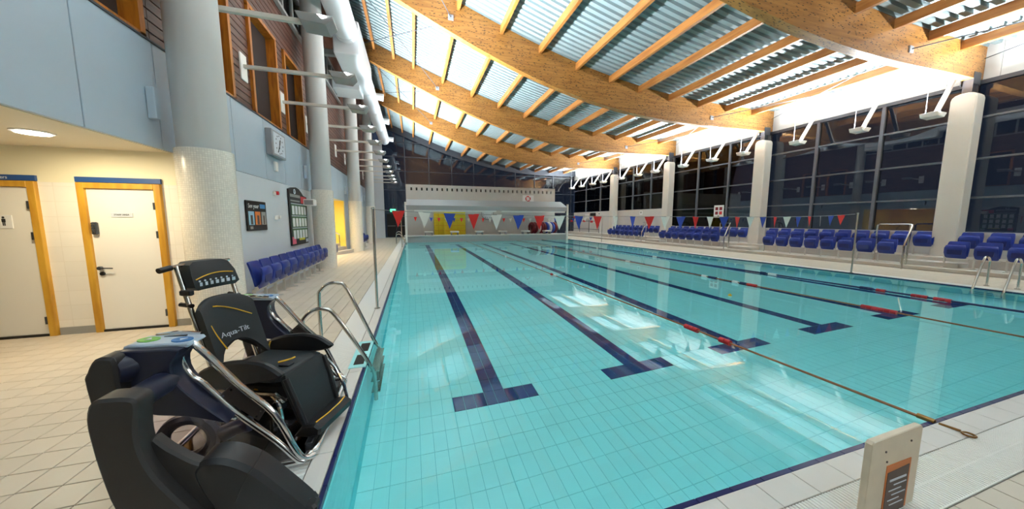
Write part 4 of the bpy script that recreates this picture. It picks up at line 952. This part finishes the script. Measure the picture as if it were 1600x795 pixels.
def pod(Y, s, near):
    """one side of the lift; s is the outward direction along y"""
    A = [(-1.22, Y, 0.875), (-1.17, Y, 0.85), (-1.0, Y, 0.60), (-0.84, Y, 0.39), (-0.74, Y, 0.13), (-0.70, Y + s * -0.01, 0.06), (-0.66, Y - s * 0.05, 0.04)]
    B = [(-1.20, Y, 0.868), (-1.245, Y, 0.82), (-1.245, Y, 0.76), (-1.21, Y, 0.68), (-1.16, Y, 0.63), (-1.03, Y, 0.44), (-0.84, Y, 0.215), (-0.74, Y, 0.07), (-0.70, Y, 0.045)]
    b = MB(); b.tube(smooth_path(A, 4), 0.019, 10); b.build('hand_rail', 'chrome', lf, True)
    b = MB(); b.tube(smooth_path(B, 4), 0.017, 10); b.build('brace_rail', 'chrome', lf, True)
    b = MB(); b.prism([(-1.10, 0.545), (-1.03, 0.61), (-0.875, 0.43), (-0.92, 0.355)], Y + s * 0.0, Y - s * 0.02, 'y', 0.004); pl = b.build('side_plate', 'brown_plate', lf)
    for (x, z) in ((-1.075, 0.545), (-1.035, 0.575), (-0.90, 0.42), (-0.925, 0.39)):
        b = MB(); b.cyl((x, Y + s * 0.006, z), (x, Y - s * 0.026, z), 0.006, n=8); b.build('bolt', 'chrome', pl)
    b = MB(); b.prism(smooth2(SH, 3), Y + s * 0.10, Y - s * 0.06, 'y', 0.006); b.build('shroud', 'navy_plastic', lf, True)
    y0, y1 = sorted((Y + s * 0.05, Y - s * 0.10))
    b = MB(); b.prism([(-1.455, 0.885), (-1.19, 0.865), (-1.175, 0.878), (-1.185, 0.892), (-1.43, 0.908), (-1.45, 0.90)], y0, y1, 'y', 0.008); cp = b.build('control_panel', 'panel_grey', lf)
    tz = lambda x: 0.9085 - (x + 1.43) * (0.016 / 0.245)
    for (x, m) in ((-1.39, 'green_print'), (-1.235, 'blue_print')):
        b = MB(); b.loft([[(x + 0.045 * math.cos(a), (y0 + y1) / 2 + (0.0 if m == 'green_print' else -0.02) + 0.04 * math.sin(a), tz(x + 0.045 * math.cos(a)) + h) for a in [2 * PI * j / 20 for j in range(20)]] for h in (-0.003, 0.004)])
        bt = b.build('button', m, cp)
        b = MB(); u = 1 if m == 'green_print' else -1; ym = (y0 + y1) / 2 + (0.0 if m == 'green_print' else -0.02)
        b.loft([[(x - 0.018, ym - u * 0.012, tz(x) + h), (x + 0.018, ym - u * 0.012, tz(x) + h), (x, ym + u * 0.02, tz(x) + h)][::u] for h in (0.0, 0.0055)]); b.build('arrow', 'print_light', bt)
    b = MB(); b.box(-1.35, -1.25, y1 - 0.035 if near else y0 + 0.02, y1 - 0.025 if near else y0 + 0.03, 0.893, 0.9045); b.build('slot', 'dark_steel', cp)
    b = MB(); b.tube([(-1.40, y1 if near else y0, 0.905), (-1.31, y1 if near else y0, 0.912), (-1.2, y1 if near else y0, 0.895)], 0.012, 8); b.build('panel_rail', 'chrome', cp, True)
    b = MB(); b.tube(smooth_path([(-1.42, Y + s * 0.02, 0.50), (-1.38, Y + s * 0.02, 0.53), (-1.23, Y + s * 0.02, 0.495), (-1.02, Y + s * 0.01, 0.40)], 4), 0.011, 8); b.build('lower_rail', 'chrome', lf, True)
    b = MB(); b.prism([(-1.40, 0.52), (-1.23, 0.485), (-1.02, 0.395), (-0.86, 0.215), (-0.745, 0.06), (-0.80, 0.05), (-1.48, 0.05), (-1.5, 0.25)], Y - s * 0.012, Y - s * 0.02, 'y'); b.build('side_screen', 'smoked_acrylic', lf)
    # outer curved legs
    oy = Y + s * 0.45
    FA = [(-1.325, 0.72), (-1.32, 0.60), (-1.305, 0.46), (-1.275, 0.29), (-1.21, 0.15), (-1.12, 0.05), (-1.02, 0.0), (-0.90, 0.0), (-0.96, 0.12), (-1.05, 0.27), (-1.12, 0.40), (-1.155, 0.50), (-1.17, 0.60), (-1.165, 0.69), (-1.155, 0.755), (-1.17, 0.79), (-1.23, 0.803), (-1.30, 0.797)]
    if near:
        b = MB(); b.prism(smooth2(FA, 3), oy - s * 0.0, oy - s * 0.11, 'y', 0.012); b.build('curved_leg', 'black_panel', lf, True)
    FB = [(-1.525, 0.74), (-1.515, 0.82), (-1.48, 0.885), (-1.43, 0.89), (-1.405, 0.86), (-1.40, 0.70), (-1.36, 0.40), (-1.27, 0.14), (-1.36, 0.10), (-1.47, 0.32)]
    b = MB(); b.prism(smooth2(FB, 3), Y + s * 0.17, Y + s * 0.06, 'y', 0.012); b.build('curved_leg', 'black_panel', lf, True)
    if near:
        b = MB(); b.tube([(-1.235, oy - s * 0.08, 0.735), (-1.26, Y + s * 0.2, 0.72), (-1.29, Y + s * 0.04, 0.69)], [0.06, 0.057, 0.06], 16); b.build('leg_hub', 'navy_plastic', lf, True)
    b = MB(); b.tube([(-1.465, Y + s * 0.12, 0.80), (-1.43, Y + s * 0.06, 0.80), (-1.38, Y + s * 0.0, 0.80)], [0.085, 0.08, 0.09], 16); b.build('leg_hub', 'navy_plastic', lf, True)
    if near:
        IP = [(-1.17, 0.56), (-1.11, 0.507), (-1.025, 0.422), (-0.944, 0.37), (-0.92, 0.32), (-0.925, 0.237), (-0.96, 0.13), (-1.02, 0.05), (-1.1, 0.1), (-1.17, 0.3)]
        b = MB(); b.prism(smooth2(IP, 3), oy - s * 0.06, oy - s * 0.12, 'y', 0.01); b.build('inner_web', 'black_panel', lf, True)
        FT = [(-1.03, 0.36), (-0.99, 0.415), (-0.90, 0.405), (-0.79, 0.325), (-0.70, 0.21), (-0.62, 0.10), (-0.575, 0.03), (-0.575, 0.0), (-0.78, 0.0), (-0.93, 0.03), (-0.965, 0.15), (-1.01, 0.27)]
        b = MB(); b.prism(smooth2(FT, 3), oy - s * 0.05, oy - s * 0.21, 'y', 0.02); ft = b.build('foot_cover', 'black_plastic', lf, True)
        b = MB(); b.tube([(-0.80, oy - s * 0.19, 0.335), (-0.795, oy - s * 0.10, 0.332), (-0.80, oy - s * 0.028, 0.328), (-0.84, oy - s * 0.026, 0.25), (-0.86, oy - s * 0.026, 0.2)], 0.003, 5); b.build('cover_seam', 'black', ft)
        b = MB(); b.bbox(-0.60, -0.535, min(oy - s * 0.06, oy - s * 0.14), max(oy - s * 0.06, oy - s * 0.14), 0.0, 0.05, 0.012); b.build('foot_tip', 'black_plastic', lf)
    b = MB(); b.torus((-1.33, Y - s * 0.13, 0.245), (0, 1, 0), 0.125, 0.036, 24, 8); b.build('inner_bracket', 'navy_plastic', lf, True)
    b = MB(); b.tube([(-1.16, Y - s * 0.13, 0.24), (-1.09, Y - s * 0.13, 0.27), (-1.02, Y - s * 0.13, 0.28)], [0.05, 0.045, 0.05], 10); b.build('bracket_arm', 'navy_plastic', lf, True)
pod(2.15, -1, True)
pod(3.27, 1, False)

# ------------------------------------------------------------------ reclining shower wheelchair on the lift
ch = thing('shower_wheelchair', 'black padded reclining shower wheelchair with headrest and yellow piping on the pool lift', 'wheelchair', (-1.03, 2.67, 0.045), math.radians(-22)); ch.scale = (1, 1, 0.945)
def lathe_pad(b, pts, w0, w1, t, curve=0.04, n=9):
    """pad: pts = list of (x, z, halfwidth); thickness t; edges wrap forward by curve"""
    rings = []
    for (x, z, hw) in pts:
        F = [(x + curve * (abs(u) ** 2.2), u * hw, z) for u in np.linspace(-1, 1, n)]
        B = [(x - t + curve * (abs(u) ** 2.2), u * hw * 0.98, z) for u in np.linspace(1, -1, n)]
        rings.append(F + B)
    b.loft(rings)
bk = MB(); BXZ = ([0.44, 0.53, 0.62, 0.76, 0.92, 0.99, 1.02], [-0.20, -0.225, -0.25, -0.285, -0.325, -0.34, -0.345])
def back_pt(u, t, off):
    """u across -1..1, t 0 bottom .. 1 top; the lower edge is an arch, the upper edge a shallow crown"""
    z0 = 0.45 + 0.21 * (1 - abs(u) ** 2.5); z1 = 1.02 - 0.07 * abs(u) ** 3; z = z0 + (z1 - z0) * t
    return (float(np.interp(z, BXZ[0], BXZ[1])) + 0.035 * abs(u) ** 2.2 - off, u * 0.195, z)
US = np.linspace(-1, 1, 13); rings = []
for t in (0, 0.04, 0.25, 0.5, 0.75, 0.96, 1.0):
    k2 = 0.97 if t in (0, 1.0) else 1.0; f0 = 0.012 if t in (0, 1.0) else 0
    rings.append([back_pt(u * k2, t, f0) for u in US] + [back_pt(u * k2, t, 0.05 - f0) for u in US[::-1]])
bk.loft(rings); back = bk.build('backrest', 'charcoal_pad', ch, True)
def on_back(u, z, lift=0.004):
    x = float(np.interp(z, [0.50, 0.53, 0.62, 0.76, 0.92, 0.99, 1.02], [-0.215, -0.225, -0.25, -0.285, -0.325, -0.34, -0.345])); hw = 0.22
    return (x + 0.03 * abs(u / hw) ** 2.2 + lift, u, z)
b = MB(); b.tube([on_back(-0.09 + 0.25 * t, 0.955 - 0.13 * t ** 1.5) for t in np.linspace(0, 1, 10)], 0.005, 6); b.build('piping', 'yellow_trim', back)
b = MB(); b.tube([on_back(-0.15 + 0.06 * t ** 1.3, 0.83 - 0.2 * t) for t in np.linspace(0, 1, 8)], 0.005, 6); b.build('piping', 'yellow_trim', back)
p0, p1, p2 = Vector(on_back(0.0, 0.64)), Vector(on_back(0.1, 0.64)), Vector(on_back(0.0, 0.74))
text('lettering', 'Aqua-Tilt', 0.056, 'print_light', back, frame(on_back(0.0, 0.735, 0.016), (0.02, 1, 0), tuple(p2 - p0)))
for s in (-1, 1):
    b = MB(); b.tube([(-0.25, s * 0.17, 0.36), (-0.30, s * 0.17, 0.56), (-0.385, s * 0.17, 0.90), (-0.475, s * 0.17, 1.27)], 0.015, 10); b.build('back_post', 'steel', ch, True)
    b = MB(); b.tube([(-0.385, s * 0.17, 0.98), (-0.47, s * 0.17, 0.99)], 0.016, 8); b.build('clamp', 'black_plastic', ch)
hd = MB(); lathe_pad(hd, [(-0.385, 1.085, 0.135), (-0.375, 1.11, 0.16), (-0.40, 1.2, 0.155), (-0.43, 1.27, 0.135), (-0.445, 1.29, 0.10)], 0, 0, 0.10, 0.015); head_ = hd.build('headrest', 'charcoal_pad', ch, True)
def on_head(u, z, lift=0.004):
    x = float(np.interp(z, [1.085, 1.11, 1.2, 1.27], [-0.385, -0.375, -0.40, -0.43])); return (x + 0.015 * abs(u / 0.17) ** 2.2 + lift, u, z)
b = MB(); b.tube([on_head(-0.135 + 0.27 * t, 1.165 + 0.03 * math.sin(PI * t * 0.8)) for t in np.linspace(0, 1, 10)], 0.004, 6); b.build('piping', 'yellow_trim', head_)
for i in range(7):
    u = -0.115 + i * 0.039
    b = MB(); c0 = Vector(on_head(u, 1.15)); b.cyl(c0, c0 + Vector((0.003, 0, 0)), 0.007, n=8)
    c1 = Vector(on_head(u, 1.12)); b.box(c1.x, c1.x + 0.004, u - 0.007 - 0.001 * i, u + 0.007 + 0.001 * i, 1.115, 1.141); b.build('pictogram', 'print_light', head_)
b = MB(); b.tube([(-0.47, -0.24, 1.255), (-0.475, -0.16, 1.27), (-0.475, 0.17, 1.27), (-0.475, 0.2, 1.27)], 0.012, 8); b.build('push_bar', 'steel', ch, True)
b = MB(); b.cyl((-0.475, -0.27, 1.25), (-0.475, -0.2, 1.262), 0.02, n=10); b.build('grip', 'black_plastic', ch, True)
b = MB(); b.bbox(-0.44, -0.36, -0.2, -0.165, 1.06, 1.1, 0.006); b.build('headrest_clamp', 'black_plastic', ch)
# seat and side guards
b = MB(); b.bbox(-0.22, 0.24, -0.22, 0.22, 0.44, 0.50, 0.02); seat = b.build('seat', 'charcoal_pad', ch, True)
b = MB(); b.tube([(0.07, -0.02, 0.503), (0.10, 0.01, 0.505), (0.12, 0.05, 0.503), (0.12, 0.08, 0.502)], 0.007, 6); b.build('piping', 'yellow_trim', seat)
b = MB(); b.bbox(0.12, 0.20, -0.08, -0.02, 0.50, 0.515, 0.004); b.build('buckle', 'black_plastic', seat)
for s in (-1, 1):
    G = [(-0.29, 0.40), (-0.30, 0.50), (-0.24, 0.56), (-0.10, 0.61), (0.06, 0.63), (0.19, 0.615), (0.28, 0.565), (0.31, 0.53), (0.24, 0.495), (0.05, 0.46), (-0.1, 0.42)]
    b = MB(); b.prism(smooth2(G, 3), s * 0.225, s * 0.275, 'y', 0.014); gd = b.build('side_guard', 'black_plastic', ch, True)
    b = MB(); b.tube([(-0.20, s * 0.222, 0.565), (-0.215, s * 0.222, 0.53), (-0.22, s * 0.222, 0.47)], 0.005, 6); b.build('piping', 'yellow_trim', gd)
    b = MB(); b.tube([(-0.26, s * 0.2, 0.38), (-0.1, s * 0.2, 0.36), (0.2, s * 0.2, 0.36), (0.26, s * 0.2, 0.30)], 0.018, 8); b.build('seat_rail', 'steel', ch, True)
# leg panel and footrest
b = MB(); lathe_pad(b, [(0.36, 0.10, 0.16), (0.35, 0.14, 0.175), (0.30, 0.33, 0.19), (0.26, 0.47, 0.195), (0.25, 0.49, 0.18)], 0, 0, 0.045, 0.012); b.build('calf_panel', 'charcoal_pad', ch, True)
b = MB(); b.tube([(0.27, -0.19, 0.47), (0.315, -0.185, 0.33), (0.37, -0.17, 0.12)], 0.02, 8); b.build('calf_frame', 'black_plastic', ch, True)
b = MB(); b.tube([(0.27, 0.19, 0.47), (0.315, 0.185, 0.33), (0.37, 0.17, 0.12)], 0.02, 8); b.build('calf_frame', 'black_plastic', ch, True)
b = MB(); b.prism([(0.29, 0.03), (0.41, 0.025), (0.48, 0.05), (0.49, 0.10), (0.45, 0.13), (0.35, 0.11)], -0.19, 0.19, 'y', 0.015); fo = b.build('footrest', 'black_plastic', ch)
b = MB(); b.tube([(0.44, -0.16, 0.13), (0.455, -0.05, 0.131), (0.455, 0.08, 0.131), (0.44, 0.17, 0.13)], 0.005, 6); b.build('piping', 'yellow_trim', fo)
b = MB(); b.tube([(0.27, 0.2, 0.46), (0.34, 0.215, 0.36), (0.41, 0.215, 0.2), (0.44, 0.2, 0.1)], 0.012, 8); b.build('side_bar', 'chrome', ch, True)
# chassis and castors
b = MB(); b.bbox(-0.24, 0.22, -0.16, 0.16, 0.26, 0.42, 0.03); cs = b.build('chassis', 'black_plastic', ch)
b = MB(); b.cyl((0.02, -0.165, 0.35), (0.02, -0.20, 0.35), 0.022, 0.016, n=12); b.build('knob', 'yellow_trim', cs)
for sx, sy in ((-0.26, -0.2), (-0.26, 0.2), (0.2, -0.2), (0.2, 0.2)):
    b = MB(); b.tube(smooth_path([(sx - 0.05, sy * 0.9, 0.34), (sx + 0.01, sy, 0.30), (sx + 0.03, sy, 0.2), (sx + 0.03, sy, 0.1)], 4), 0.014, 8); lg = b.build('leg', 'chrome', ch, True)
    b = MB(); b.bbox(sx + 0.005, sx + 0.055, sy - 0.025, sy + 0.025, 0.07, 0.13, 0.008); b.cyl((sx + 0.03, sy - 0.018, 0.045), (sx + 0.03, sy + 0.018, 0.045), 0.045, n=18); b.build('castor', 'black_plastic', lg)
